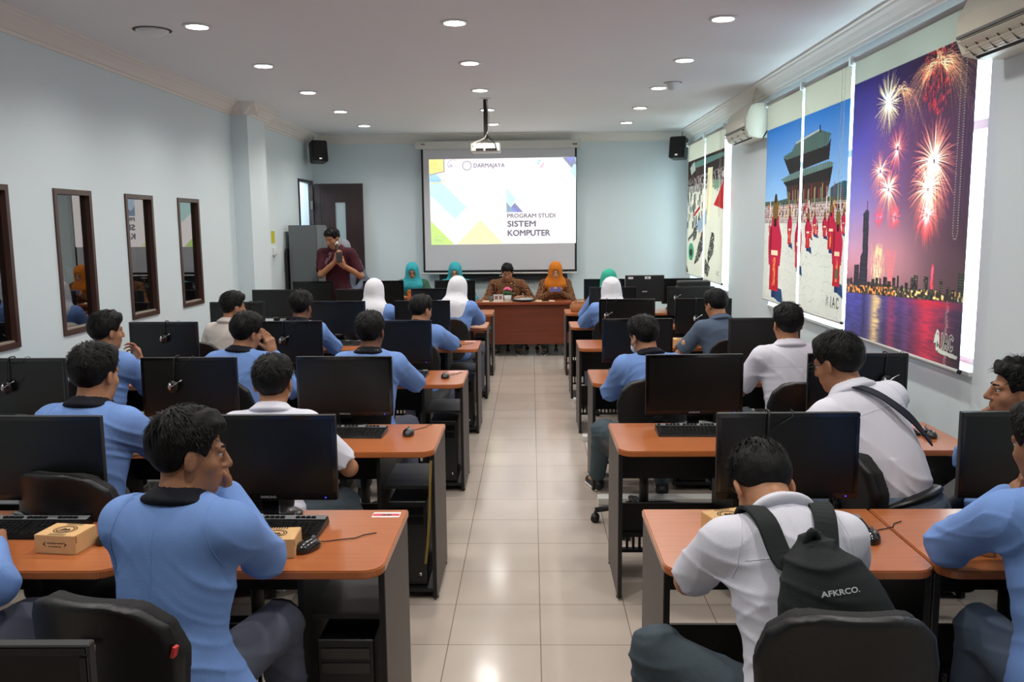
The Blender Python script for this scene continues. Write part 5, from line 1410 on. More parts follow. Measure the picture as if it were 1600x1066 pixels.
# ================================================================ printed roller blinds (paint held in a colour attribute on a fine cloth grid)
def L3(c): return np.array(lin(c)[:3])
def inpoly(Y, Z, poly):
    r = np.zeros(Y.shape, bool); n = len(poly)
    for i in range(n):
        (x1, y1), (x2, y2) = poly[i], poly[(i + 1) % n]
        if y1 == y2: continue
        c = ((y1 > Z) != (y2 > Z)) & (Y < (x2 - x1) * (Z - y1) / (y2 - y1) + x1); r ^= c
    return r
rs = np.random.RandomState(11)
def vnoise(Y, Z, f, seed=0):
    r = np.random.RandomState(seed); n = 64; g = r.rand(n, n)
    a, b_ = Y * f, Z * f; i, j = np.floor(a).astype(int), np.floor(b_).astype(int); u, v = a - i, b_ - j; u = u * u * (3 - 2 * u); v = v * v * (3 - 2 * v)
    q = lambda p, w: g[p % n, w % n]
    return q(i, j) * (1 - u) * (1 - v) + q(i + 1, j) * u * (1 - v) + q(i, j + 1) * (1 - u) * v + q(i + 1, j + 1) * u * v
def fill(Cc, m, c, a=1.0): Cc[m] = Cc[m] * (1 - a) + L3(c) * a
def letters(Cc, Y, Z, txt, yl, zb, size, c, sx=1.0, outline=None):
    """stroke letters of IAC; yl = far end (left as seen from the room)"""
    S = {'I': [((.5, 0), (.5, 1))], 'A': [((0, 0), (.5, 1)), ((.5, 1), (1, 0)), ((.2, .38), (.8, .38))], 'C': [((.95, .82), (.6, 1)), ((.6, 1), (.25, .92)), ((.25, .92), (.05, .5)), ((.05, .5), (.25, .08)), ((.25, .08), (.6, 0)), ((.6, 0), (.95, .18))]}
    x = yl; w = size * .48 * sx
    for ch in txt:
        ww = w * (.3 if ch == 'I' else 1)
        for (a0, b0), (a1, b1) in S[ch]:
            p = np.array([x - a0 * ww, zb + b0 * size]); q = np.array([x - a1 * ww, zb + b1 * size]); d = q - p
            t = np.clip(((Y - p[0]) * d[0] + (Z - p[1]) * d[1]) / (d @ d), 0, 1); D = np.hypot(Y - p[0] - t * d[0], Z - p[1] - t * d[1])
            yield D
        x -= ww + size * .22 * sx
def put_letters(Cc, Y, Z, yl, zb, size, c, outline=None, sx=1.0):
    Ds = list(letters(Cc, Y, Z, 'IAC', yl, zb, size, c, sx)); D = np.min(Ds, 0)
    if outline: fill(Cc, D < size * .15, outline)
    fill(Cc, D < size * .075, c)

def paint_palace(Y, Z):
    Cc = np.zeros(Y.shape + (3,)); t = np.clip((Z - 1.9) / .75, 0, 1)[..., None]
    Cc[:] = L3((186, 214, 232)) * (1 - t) + L3((78, 158, 214)) * t
    n1 = vnoise(Y, Z, 40, 1); n2 = vnoise(Y, Z, 14, 2)
    fill(Cc, inpoly(Y, Z, [(6.522, 2.042), (6.4, 2.07), (6.224, 2.085), (6.0, 2.059), (6.0, 1.93), (6.515, 1.93)]), (62, 116, 132))
    fill(Cc, inpoly(Y, Z, [(8.3, 1.99), (7.9, 1.985), (7.6, 2.0), (6.5, 1.985), (6.0, 1.96), (6.0, 1.9), (8.3, 1.9)]), (96, 120, 112))
    g = Z < 1.82; fill(Cc, g, (226, 222, 214))
    fill(Cc, (Z < 1.95) & (Z > 1.79), (214, 200, 194)); fill(Cc, (Z < 1.95) & (Z > 1.79) & (np.sin(Z * 260) > .75), (150, 140, 136)); fill(Cc, (Z < 1.93) & (Z > 1.80) & (n1 > .72), (170, 60, 62))
    fill(Cc, g & (np.abs(np.sin(Z * 36 + n2 * 2.4)) < .045), (176, 176, 172), .7); fill(Cc, g & (np.abs(np.sin(Y * 16 + Z * 5 + n2 * 2)) < .03), (176, 176, 172), .6)
    fill(Cc, inpoly(Y, Z, [(7.714, 2.142), (6.473, 2.199), (6.526, 2.073), (7.583, 2.086)]), (52, 52, 54))
    fill(Cc, inpoly(Y, Z, [(7.616, 2.105), (6.53, 2.104), (6.563, 1.978), (7.576, 1.985)]), (84, 62, 60)); fill(Cc, (Y > 6.56) & (Y < 7.58) & (Z > 1.98) & (Z < 2.06) & (np.abs(np.sin(Y * 22)) < .3), (148, 150, 146))
    fill(Cc, inpoly(Y, Z, [(7.724, 2.348), (7.549, 2.331), (6.583, 2.374), (6.529, 2.414), (6.556, 2.258), (7.534, 2.199)]), (56, 56, 58))
    up = inpoly(Y, Z, [(7.738, 2.363), (7.496, 2.388), (7.386, 2.447), (6.785, 2.494), (6.523, 2.439), (6.565, 2.41), (6.605, 2.361), (7.549, 2.331), (7.641, 2.329)])
    fill(Cc, up, (118, 146, 138)); fill(Cc, up & (np.sin(Y * 150) > .3), (92, 120, 114))
    lo_ = inpoly(Y, Z, [(7.793, 2.168), (7.534, 2.199), (6.568, 2.243), (6.463, 2.228), (6.473, 2.199), (7.651, 2.143)])
    fill(Cc, lo_, (140, 166, 160)); fill(Cc, lo_ & (np.sin(Y * 150) > .3), (106, 134, 128))
    fill(Cc, (np.abs(Z - (2.447 + (7.386 - Y) * .078)) < .008) & (Y < 7.386) & (Y > 6.785), (206, 206, 198))
    fill(Cc, (np.abs(Y - 6.78) < .012) & (Z > 2.47) & (Z < 2.53), (40, 44, 46))
    r = np.random.RandomState(4)
    for k in range(46):      # rows of small flag bearers and spearmen at the back
        y = r.uniform(6.05, 8.2); z = r.uniform(1.83, 1.93); h_ = r.uniform(.03, .09)
        fill(Cc, (np.abs(Y - y) < .010) & (Z > z) & (Z < z + h_), [(196, 40, 66), (224, 180, 60), (60, 60, 70), (236, 232, 226)][k % 4])
    for k in range(16):
        y = 6.25 + k * .085; fill(Cc, (np.abs(Y - y) < .006) & (Z > 1.95) & (Z < 2.05 + .02 * (k % 3)), (224, 196, 90) if k % 2 else (200, 70, 60))
    figs = [(8.1, 1.80, 1.70, .06), (7.0, 1.80, 1.64, .06), (6.9, 1.80, 1.66, .05), (6.76, 1.80, 1.68, .05), (7.917, 2.035, 1.118, .40), (7.491, 1.924, 1.588, .13), (7.239, 1.902, 1.389, .19), (6.983, 1.897, 1.568, .15), (6.828, 1.887, 1.685, .09), (6.205, 1.90, 1.70, .08), (6.60, 1.874, 1.673, .10), (6.467, 1.949, 1.568, .17), (6.319, 1.916, 1.289, .22)]
    for y, zt, zb, w in figs:
        H = zt - zb; u = (Y - y) / (w / 2); v = (Z - zb) / H
        fill(Cc, inpoly(Y, Z, [(y + w * .1, zb + H * .02), (y - w * .75, zb - H * .06), (y - w * .6, zb + H * .10), (y, zb + H * .12)]), (42, 92, 138))
        fill(Cc, (np.abs(u) < .30 + .0 * v) & (v > 0) & (v < .14), (34, 60, 120))
        fill(Cc, (np.abs(u) < .72 - .22 * v) & (v > .07) & (v < .80), (206, 40, 66)); fill(Cc, (np.abs(u + .05 + .2 * n2) < .05) & (v > .1) & (v < .7), (168, 24, 52))
        fill(Cc, (np.abs(u) < 1.02 - 1.5 * np.clip(v - .60, 0, 1) * 2.2 - .9 * np.clip(.50 - v, 0, 1)) & (v > .32) & (v < .77), (208, 42, 92)); fill(Cc, (np.abs(u - .62) < .14) & (v > .42) & (v < .7), (160, 20, 50))
        fill(Cc, (np.abs(u) < .5) & (v > .42) & (v < .47), (238, 220, 196)); fill(Cc, (np.abs(u) < .20) & (v > .12) & (v < .40), (224, 84, 74)); fill(Cc, (np.abs(u) < .2) & (v > .12) & (v < .4) & (n1 > .6), (236, 170, 110))
        fill(Cc, (u / .42) ** 2 + ((v - .86) / .13) ** 2 < 1, (150, 120, 62)); fill(Cc, (u / .2) ** 2 + ((v - .97) / .05) ** 2 < 1, (80, 66, 44)); fill(Cc, (np.abs(u) < .2) & (v > .70) & (v < .78), (46, 30, 30))
        if w == .22: fill(Cc, (np.abs(u) < .2) & (v > .16) & (v < .27), (40, 150, 96))
    put_letters(Cc, Y, Z, 6.42, 1.175, .075, (42, 46, 50), sx=1.5)
    for k in range(5): fill(Cc, (np.abs(Y - 6.50 + .012 * (k % 2)) < .022) & (np.abs(Z - 1.19 - .015 * k) < .0035), (96, 104, 104))
    fill(Cc, Z > 2.642, (226, 224, 212))
    return Cc

def paint_market(Y, Z):
    Cc = np.zeros(Y.shape + (3,)); Cc[:] = L3((230, 226, 214)); n1 = vnoise(Y * 1.0, Z, 30, 5); n2 = vnoise(Y, Z, 9, 6); n3 = vnoise(Y, Z, 60, 8)
    fill(Cc, inpoly(Y, Z, [(12.5, 2.65), (9.9, 2.65), (9.9, 2.28), (12.5, 2.30)]), (70, 62, 64)); fill(Cc, inpoly(Y, Z, [(12.5, 2.65), (9.9, 2.65), (9.9, 2.28), (12.5, 2.30)]) & (n2 > .6), (96, 72, 70))
    fill(Cc, inpoly(Y, Z, [(12.065, 2.60), (11.229, 2.61), (9.9, 2.61), (9.9, 2.56), (11.221, 2.53), (11.997, 2.53)]), (124, 160, 152)); fill(Cc, inpoly(Y, Z, [(12.2, 2.55), (11.9, 2.62), (11.8, 2.5), (12.1, 2.45)]), (200, 205, 196))
    cr = inpoly(Y, Z, [(12.5, 2.40), (9.9, 2.44), (9.9, 2.24), (12.5, 2.20)]); fill(Cc, cr & (n1 > .45), (198, 190, 186)); fill(Cc, cr & (n3 > .6), (60, 52, 56)); fill(Cc, cr & (n3 < .12), (170, 60, 60))
    r = np.random.RandomState(9)
    for k in range(70):
        y = r.uniform(11.3, 12.4); z = r.uniform(1.75, 2.30); fill(Cc, (np.abs(Y - y) < .028) & (np.abs(Z - z) < r.uniform(.02, .06)), [(66, 74, 78), (120, 140, 138), (176, 186, 184), (90, 70, 66)][k % 4], .85)
    for k in range(26):
        y = r.uniform(9.95, 10.6); z = r.uniform(2.2, 2.42); fill(Cc, (np.abs(Y - y) < .03) & (np.abs(Z - z) < .03), [(66, 74, 78), (206, 200, 196), (150, 150, 150)][k % 3])
    fill(Cc, inpoly(Y, Z, [(10.981, 2.477), (10.69, 2.472), (10.73, 2.121), (10.855, 1.827), (11.056, 1.83)]), (238, 232, 208)); fill(Cc, inpoly(Y, Z, [(10.93, 2.40), (10.90, 2.40), (10.96, 1.9), (11.0, 1.9)]), (214, 180, 120))
    fill(Cc, inpoly(Y, Z, [(11.7, 1.78), (11.0, 1.98), (11.0, 1.80), (11.5, 1.66)]), (178, 192, 206))
    fill(Cc, inpoly(Y, Z, [(10.60, 2.31), (10.32, 2.31), (10.32, 2.21), (10.60, 2.21)]), (140, 176, 150))
    fill(Cc, inpoly(Y, Z, [(10.05, 2.30), (10.0, 1.945), (10.605, 2.015)]), (206, 44, 50)); fill(Cc, inpoly(Y, Z, [(11.911, 1.909), (11.51, 2.02), (11.452, 1.988), (11.838, 1.887)]), (200, 70, 60))
    fill(Cc, ((Y - 12.02) / .20) ** 2 + ((Z - 1.41) / .12) ** 2 < 1, (104, 182, 150)); fill(Cc, ((Y - 12.02) / .10) ** 2 + ((Z - 1.40) / .05) ** 2 < 1, (60, 84, 80))
    fill(Cc, ((Y - 11.3) / .09) ** 2 + ((Z - 1.64) / .05) ** 2 < 1, (214, 168, 90))
    for pl in ([(11.809, 1.245), (11.548, 1.513), (11.243, 1.727), (11.216, 1.459), (11.527, 1.3)], [(11.049, 1.361), (10.737, 1.253), (10.874, 1.126), (11.084, 1.175)], [(10.685, 1.69), (10.523, 1.672), (10.564, 1.438), (10.794, 1.331), (10.857, 1.28), (10.9, 1.4)], [(12.271, 1.587), (11.912, 1.68), (11.906, 1.626), (12.241, 1.542)], [(11.9, 1.72), (11.6, 1.78), (11.68, 1.6), (11.9, 1.55)]):
        m = inpoly(Y, Z, pl); fill(Cc, m & (n3 > .25), (62, 68, 68)); fill(Cc, m & (n3 > .8), (150, 150, 146))
    fill(Cc, inpoly(Y, Z, [(12.45, 1.28), (12.2, 1.12), (12.45, 1.12)]), (92, 62, 62))
    put_letters(Cc, Y, Z, 10.40, 1.18, .05, (70, 74, 76), sx=2.0)
    fill(Cc, Z > 2.64, (228, 226, 214))
    return Cc

def splat(img, px, py, col, w=1.0):
    h_, w_ = img.shape[:2]; i, j = np.round(py).astype(int), np.round(px).astype(int); ok = (i >= 0) & (i < h_) & (j >= 0) & (j < w_)
    col = np.asarray(col); np.add.at(img, (i[ok], j[ok]), (col[ok] if col.ndim == 2 else col) * w)
def paint_fireworks(Y, Z):
    """Y falls from left to right across the print, Z rises; arrays indexed [z, y]"""
    Cc = np.zeros(Y.shape + (3,)); u = (6.10 - Y) / 1.65; v = np.clip((2.72 - Z) / 1.36, 0, 1)
    def g(*st):
        st = sorted(st); xs = [a for a, c in st]; return np.stack([np.interp(v, xs, [L3(c)[k] for a, c in st]) for k in range(3)], -1)
    Lf = g((0, (66, 56, 150)), (.3, (110, 104, 204)), (.55, (164, 156, 220)), (.78, (206, 176, 206)), (.9, (222, 168, 180)), (1, (190, 130, 150)))
    Rt = g((0, (62, 44, 76)), (.3, (74, 54, 110)), (.55, (84, 66, 112)), (.8, (108, 80, 100)), (1, (120, 88, 96)))
    w = np.clip(u * 1.25 - .05, 0, 1)[..., None]; w = w * w * (3 - 2 * w); Cc[:] = Lf * (1 - w) + Rt * w
    cl = vnoise(Y, Z * 2.2, 4, 21)[..., None]; Cc *= .88 + .24 * cl
    for (yy, zz, ry, rz, c, a) in ((5.45, 1.58, .50, .25, (246, 190, 196), .75), (4.90, 2.1, .40, .45, (200, 100, 120), .30), (5.45, 2.1, .3, .35, (210, 130, 170), .35)):
        d = np.exp(-((Y - yy) / ry) ** 2 - ((Z - zz) / rz) ** 2)[..., None] * a; Cc[:] = Cc * (1 - d) + L3(c) * d
    img = np.zeros_like(Cc); nz_, ny_ = Y.shape; y0, y1 = Y[0, 0], Y[0, -1]; z0, z1 = Z[0, 0], Z[-1, 0]
    tx = lambda y: (y - y0) / (y1 - y0) * (ny_ - 1); tz = lambda z: (z - z0) / (z1 - z0) * (nz_ - 1)
    r = np.random.RandomState(31)
    def burst(cy, cz, R, n, c0, c1, grav=.0, r0=.02, dots=False, wgt=.5, arc=1.0):
        for i in range(n):
            a = r.uniform(0, 2 * PI); Rr_ = R * r.uniform(.65, 1.05); s = np.linspace(r0 / R, 1, int(Rr_ / .003) + 2)
            yy = cy + np.cos(a) * Rr_ * s; zz = cz + np.sin(a) * Rr_ * s * arc - grav * s * s * (.7 + .3 * r.rand())
            m = (s[:, None]); col = L3(c0) * (1 - m) + L3(c1) * m
            fadew = (1.0 - .55 * s) * wgt * ((r.rand(len(s)) > .45) if dots else 1)
            splat(img, tx(yy), tz(zz), col * fadew[:, None], 1.0)
    for i in range(300):     # willow strands: rise outwards, then droop
        c_ = (4.87, 2.62) if i % 3 else (5.36, 2.56); a = r.uniform(-.35, PI + .35); R_ = r.uniform(.22, .62) * (1 if i % 3 else .7); s = np.linspace(.25, 1, 90)
        yy = c_[0] + np.cos(a) * R_ * s; zz = c_[1] + np.sin(a) * R_ * .45 * s - r.uniform(.16, .42) * s ** 2.6
        col = L3((240, 186, 150)) * (1 - s[:, None] * .3); wt = (r.rand(90) > .35) * r.uniform(.22, .5) * (.4 + .6 * np.sin(PI * s))
        splat(img, tx(yy), tz(zz), col * wt[:, None])
    for i in range(300):
        a = r.uniform(0, 2 * PI); R_ = .19 * math.sqrt(r.rand()); s = np.linspace(0, .018, 5); splat(img, tx(4.87 + np.cos(a) * R_ + s * 0), tz(2.57 + np.sin(a) * R_ * 1.1 + s), L3((255, 84, 90)), .7)
    burst(5.52, 2.52, .20, 110, (255, 250, 225), (236, 216, 170), r0=.012, wgt=.62)
    burst(5.345, 2.23, .15, 80, (255, 190, 180), (236, 120, 130), wgt=.5)
    burst(4.863, 2.12, .28, 170, (255, 236, 205), (246, 140, 140), grav=.05, wgt=.55, arc=1.05)
    burst(5.587, 2.11, .18, 90, (255, 206, 180), (240, 140, 140), grav=.04, wgt=.5); burst(5.45, 1.99, .19, 120, (255, 220, 190), (245, 140, 140), grav=.06, wgt=.55)
    burst(4.92, 1.97, .25, 170, (255, 226, 190), (250, 150, 140), grav=.09, wgt=.5); burst(4.92, 1.83, .14, 110, (255, 150, 150), (236, 80, 100), grav=.03, wgt=.6)
    burst(5.33, 1.82, .09, 60, (255, 140, 140), (236, 100, 120), wgt=.5); burst(5.58, 1.82, .08, 50, (250, 120, 140), (230, 90, 120), wgt=.45)
    for i in range(160):    # ground fountains
        y = r.normal(5.56, .045); z = r.uniform(1.37, 1.62); s = np.linspace(0, .04, 12); splat(img, tx(y + 0 * s), tz(z + s), L3((255, 236, 190)), .5)
    for i in range(70):
        y = r.normal(4.815, .008); z = r.uniform(1.37, 1.54); s = np.linspace(0, .03, 10); splat(img, tx(y + 0 * s), tz(z + s), L3((255, 80, 100)), .6)
    for i in range(26):
        a = r.uniform(1.2, 1.9); s = np.linspace(0, .26, 60); splat(img, tx(5.36 + np.cos(a) * s), tz(1.36 + s), L3((250, 150, 150)), .35)
    k = np.array([.25, .5, .25]); bl = img.copy()
    bl = (np.roll(bl, 1, 1) + np.roll(bl, -1, 1)) * .22 + bl * .75
    A_ = np.clip(bl.max(-1, keepdims=True), 0, 1); Cc[:] = Cc * (1 - A_ * .92) + np.clip(bl / (A_ + 1e-6), 0, 1.0) * A_
    # skyline, tower and lights
    sky = 1.365 + .05 * (vnoise(Y * 3.1, Z * 0, 11, 33) > .5) * vnoise(Y, Z * 0, 17, 34) + .02; hz = 1.313 + (6.017 - Y) * .0417
    for k2 in range(26):
        y = 6.0 - k2 * .062 + r.uniform(-.01, .01); w_ = r.uniform(.014, .028); t_ = 1.40 + r.uniform(0, .09) * (1 if y < 5.5 else .6)
        m = (np.abs(Y - y) < w_) & (Z < t_) & (Z > hz); fill(Cc, m, (52, 42, 56)); fill(Cc, m & (np.sin(Y * 420) > .2) & (np.sin(Z * 520) > .4) & (vnoise(Y, Z, 50, k2) > .5), (206, 196, 150))
    fill(Cc, (Z < 1.41) & (Z > hz) & (vnoise(Y, Z, 33, 41) > .25), (60, 44, 48), .8)
    tw = inpoly(Y, Z, [(5.836, 1.849), (5.774, 1.879), (5.739, 1.86), (5.72, 1.37), (5.87, 1.365), (5.854, 1.57), (5.823, 1.596)]); fill(Cc, tw, (52, 50, 74)); fill(Cc, tw & (np.sin(Z * 460) > .3) & (np.sin(Y * 300) > -.2), (96, 94, 116))
    fill(Cc, (np.abs(Y - 5.772) < .005) & (Z > 1.87) & (Z < 1.93), (70, 60, 90)); b2 = inpoly(Y, Z, [(5.958, 1.507), (5.871, 1.511), (5.871, 1.345), (5.958, 1.345)]); fill(Cc, b2, (50, 46, 66)); fill(Cc, b2 & (np.sin(Z * 400) > .5), (90, 84, 100))
    b3 = (Y < 4.52) & (Y > 4.46) & (Z < 1.53) & (Z > 1.36); fill(Cc, b3, (50, 48, 56)); fill(Cc, b3 & (np.sin(Z * 420) > .4) & (np.sin(Y * 400) > 0), (120, 140, 110))
    li = vnoise(Y, Z, 61, 51); band = (Z < hz + .055) & (Z > hz + .004)
    fill(Cc, band & (li > .70), (246, 214, 130)); fill(Cc, band & (li > .86), (255, 250, 210)); fill(Cc, band & (li < .12), (90, 170, 110)); fill(Cc, band & (Y > 5.3) & (li > .6), (255, 190, 110))
    # water
    wa = Z < hz; t = np.clip((hz - Z) / .28, 0, 1)[..., None]; c = np.clip((6.1 - Y) / 1.65, 0, 1)[..., None]
    W_ = (L3((104, 104, 190)) * (1 - c) + L3((90, 70, 116)) * c) * (1 - .5 * t * c - .25 * t); rp = vnoise(Y * .6, Z * 5, 26, 61)[..., None]; W_ = W_ * (.8 + .5 * rp)
    def refl(yc, wd, col, a): 
        m = np.exp(-((Y - yc + (rp[..., 0] - .5) * .03) / wd) ** 2)[..., None] * a * (.45 + .75 * rp); return m, L3(col)
    for yc, wd, col, a in ((5.57, .075, (255, 226, 176), 1.0), (5.33, .06, (236, 90, 130), .6), (4.86, .11, (240, 70, 110), .95), (4.70, .12, (230, 70, 100), .5), (5.12, .05, (150, 120, 190), .4), (4.62, .012, (226, 206, 196), .6), (5.76, .03, (60, 56, 100), .8), (4.95, .2, (236, 60, 100), .35)):
        m, q = refl(yc, wd, col, a); m = np.clip(m, 0, 1); W_ = W_ * (1 - m) + q * m
    rd = np.exp(-((Y - 4.78) / .26) ** 2 - ((Z - hz + .02) / .02) ** 2)[..., None] * .8; W_ = W_ * (1 - rd) + L3((236, 50, 90)) * rd
    Cc[wa] = W_[wa]
    # emblem with lettering
    put_letters(Cc, Y, Z, 4.665, 1.122, .072, (40, 40, 44), (232, 232, 222), 1.15)
    fill(Cc, inpoly(Y, Z, [(4.70, 1.112), (4.70, 1.088), (4.485, 1.080), (4.480, 1.10)]), (230, 232, 220)); fill(Cc, inpoly(Y, Z, [(4.755, 1.135), (4.745, 1.175), (4.72, 1.215), (4.70, 1.205), (4.688, 1.16), (4.688, 1.11), (4.725, 1.09), (4.73, 1.14)]), (230, 234, 222))
    fill(Cc, inpoly(Y, Z, [(4.715, 1.15), (4.69, 1.128), (4.715, 1.115)]), (44, 140, 90)); fill(Cc, inpoly(Y, Z, [(4.69, 1.17), (4.675, 1.15), (4.69, 1.14)]), (214, 60, 70)); fill(Cc, np.hypot(Y - 4.712, Z - 1.19) < .007, (70, 70, 70))
    fill(Cc, Z > 2.715, (214, 216, 206))
    return np.clip(Cc, 0, 1)

M_print = printed_fabric_mat('printed_blind_cloth')
XBL = 2.2
def blind(lab, ya, yb, z0, painter, sy=.006, sz=.004, chain=None):
    """ya near end, yb far end"""
    t = thing('roller_blind', lab, 'blind', (XBL, (ya + yb) / 2, 2.87), 0, 'printed roller blinds')
    ny = int((yb - ya) / sy) + 1; nz = int((2.87 - z0) / sz) + 1
    ys_ = np.linspace(ya, yb, ny); zs_ = np.linspace(z0, 2.87, nz); Y, Z = np.meshgrid(ys_, zs_)
    col = painter(Y, Z).reshape(-1, 3) * (.84 if painter is paint_fireworks else .92) + (.085 if painter is paint_fireworks else .05)  # print colours lifted: the pale wash of backlight is put into the paint
    X = .004 * np.sin((Y - ya) / (yb - ya) * PI * 2) * (2.87 - Z) / 1.8
    v = np.stack([X.ravel(), Y.ravel() - (ya + yb) / 2, Z.ravel() - 2.87], 1)
    i = np.arange((nz - 1) * ny).reshape(nz - 1, ny)[:, :-1].ravel(); f = np.stack([i, i + ny, i + ny + 1, i + 1], 1)
    o = painted_mesh('printed_cloth', v, f, col, M_print, t); o.data.polygons.foreach_set('use_smooth', np.ones(len(f), bool))
    md = o.modifiers.new('thick', 'SOLIDIFY'); md.thickness = .0006
    w = (yb - ya) / 2
    MB().tube([(.012, -w - .01, .012), (.012, w + .01, .012)], .022, 14).build('roller', mat('roller_grey', (176, 178, 178), .4), t)
    MB().tube([(0, -w, z0 - 2.87 - .006), (0, w, z0 - 2.87 - .006)], .010, 10).build('bottom_bar', mat('bar_white', (206, 206, 204), .4), t)
    MB().tube([(0, -w - .006, z0 - 2.87 - .006), (0, -w + .004, z0 - 2.87 - .006)], .012, 10).build('end_cap', M_blackm, t)
    MB().box(-.03, .04, -w - .016, -w - .011, -.02, .04).box(-.03, .04, w + .011, w + .016, -.02, .04).build('bracket', M_white, t)
    if chain:
        yc, zc = chain; m = MB(); zz = 0.0; d = .016
        z = -.02
        while z > zc - 2.87:
            m.ell((-.035, yc - (ya + yb) / 2, z), (.004, .004, .004), 6, 4); m.ell((-.028, yc - .035 - (ya + yb) / 2, z), (.004, .004, .004), 6, 4); z -= .013
        for k in range(5): a = PI * k / 4; m.ell((-.032, yc - .0175 - (ya + yb) / 2 + .0175 * math.cos(a), z - .0175 * math.sin(a)), (.004, .004, .004), 6, 4)
        ch = m.build('bead_chain', mat('bead_white', (200, 200, 190), .4), t); ch['kind'] = 'stuff'
    return t
blind('wide roller blind printed with pink fireworks over a night river', 4.45, 6.10, 1.03, paint_fireworks, .0055, .0038, (4.53, 1.72))
blind('roller blind with right half of the palace photograph, next to the fireworks', 6.16, 7.18, 1.09, paint_palace, .006, .004, (6.24, 1.9))
blind('roller blind with left half of the palace photograph, red robed figure', 7.24, 8.28, 1.09, paint_palace, .006, .004)
blind('narrow roller blind with red triangle print in the far window bay', 10.06, 11.14, 1.10, paint_market, .008, .005, (10.16, 1.9))
blind('narrow roller blind with green disc print closest to the rear wall', 11.22, 12.36, 1.10, paint_market, .008, .005)

# ---------------------------------------------------------------- projection screen with the projected slide
t = thing('projection_screen', 'large pull down projection screen with bright slide on the rear wall', 'projection screen', (0, 12.72, 0))
MB().rbox(-1.67, .71, -.045, .05, 2.89, 3.00, .012).build('screen_housing', mat('housing_white', (205, 205, 198), .45), t)
MB().box(-1.58, -1.52, -.047, -.045, 2.95, 2.965).box(.60, .67, -.047, -.045, 2.93, 2.95).build('housing_badge', MATS['dark_grey_plate'], t)
MB().box(-1.555, .635, 0, .004, 1.145, 2.89).build('screen_cloth', mat('screen_white', (205, 206, 212), .7), t)
MB().box(-1.585, -1.555, 0, .004, 1.115, 2.89).box(.635, .665, 0, .004, 1.115, 2.89).box(-1.555, .635, 0, .004, 1.115, 1.145).build('black_border', mat('border_black', (14, 16, 22), .6), t)
MB().tube([(-1.62, .002, 1.098), (.68, .002, 1.098)], .013, 10).build('bottom_bar', MATS['bar_white'], t)
MB().tube([(-.42, -.002, 1.09), (-.42, -.004, 1.0)], .004, 6).tube([(-.47, -.004, 1.06), (-.37, -.004, 1.06)], .005, 6).build('pull_handle', MATS['bar_white'], t)
SX0, SX1, SZ0, SZ1 = -1.466, .650, 1.523, 2.751
sl = {'v': [], 'f': [], 'c': []}
dep = [0]
def cs(p): return (SX0 + (p[0] - 150) / 1106 * (SX1 - SX0), SZ1 - (p[1] - 187) / 636 * (SZ1 - SZ0))
def poly(pts, c, k=1.0):
    dep[0] += 1; o = len(sl['v']); y = -.0010 - .0006 * dep[0]
    for p in pts: a, b_ = cs(p); sl['v'].append((a, y, b_))
    sl['f'].append(tuple(range(o, o + len(pts)))); sl['c'] += [L3(c) * k] * len(pts)
def stext(txt, x, ybase, hcap, width, c, bold=.01):
    v, f = text_geo(txt, 1.0, 0.0); xs = [a[0] for a in v]; w = max(xs) - min(xs); mx = min(xs)
    dep[0] += 1; o = len(sl['v']); y = -.0010 - .0006 * dep[0]
    for a, b_, q in v: X_, Z_ = cs((x + (a - mx) / w * width, ybase - b_ / .70 * hcap)); sl['v'].append((X_, y, Z_))
    for q in f: sl['f'].append(tuple(i + o for i in q))
    sl['c'] += [L3(c)] * len(v)
    if bold > .015:                                   # further passes set slightly aside thicken the strokes
        base = sl['v'][o:o + len(v)]; k_ = bold / .03 * hcap / 43
        for q_, (ex, ez) in enumerate(((.010, 0), (.005, .005), (.005, -.005), (.010, .004))):
            o2 = len(sl['v']); sl['v'] += [(a + ex * k_, b_ - .0002 * (q_ + 1), q + ez * k_) for a, b_, q in base]
            for q in f: sl['f'].append(tuple(i + o2 for i in q))
            sl['c'] += [L3(c)] * len(v)
def ring(cx, cy, r0, r1, c, a0=0, a1=360, sq=1.0):
    n = 30; A0 = [math.radians(a0 + (a1 - a0) * i / n) for i in range(n + 1)]
    for i in range(n):
        q = [(cx + r0 * math.cos(A0[i]), cy - r0 * sq * math.sin(A0[i])), (cx + r1 * math.cos(A0[i]), cy - r1 * sq * math.sin(A0[i])), (cx + r1 * math.cos(A0[i + 1]), cy - r1 * sq * math.sin(A0[i + 1])), (cx + r0 * math.cos(A0[i + 1]), cy - r0 * sq * math.sin(A0[i + 1]))]
        d_ = dep[0]; poly(q, c); dep[0] = d_
    dep[0] += 1
poly([(147, 190), (1258, 183), (1256, 820), (153, 825)], (255, 248, 244), 1.12)
poly([(150, 368), (242, 360), (428, 545), (338, 635), (150, 455)], (205, 243, 238))
poly([(150, 305), (205, 298), (238, 340), (235, 358), (150, 362)], (176, 224, 246))
poly([(152, 366), (270, 350), (270, 356), (152, 372)], (252, 216, 150))
stext('Merdeka', 152, 350, 16, 110, (150, 176, 226), .0)
stext('Kampus', 156, 326, 12, 100, (176, 200, 236), .0)
poly([(147, 190), (266, 190), (266, 284), (150, 308)], (176, 172, 180)); poly([(147, 190), (256, 190), (256, 277), (150, 299)], (255, 236, 150))
for k, w_ in enumerate((40, 60, 22, 88)): poly([(156, 212 + 15 * k), (156 + w_, 212 + 15 * k), (156 + w_, 215 + 15 * k), (156, 215 + 15 * k)], (214, 190, 130))
poly([(153, 645), (330, 822), (153, 825)], (204, 234, 140)); poly([(530, 640), (705, 820), (350, 822)], (250, 255, 190))
ring(212, 785, 38, 42, (170, 200, 170), 0, 330, .62); stext('Best', 188, 797, 18, 50, (160, 190, 150), .01)
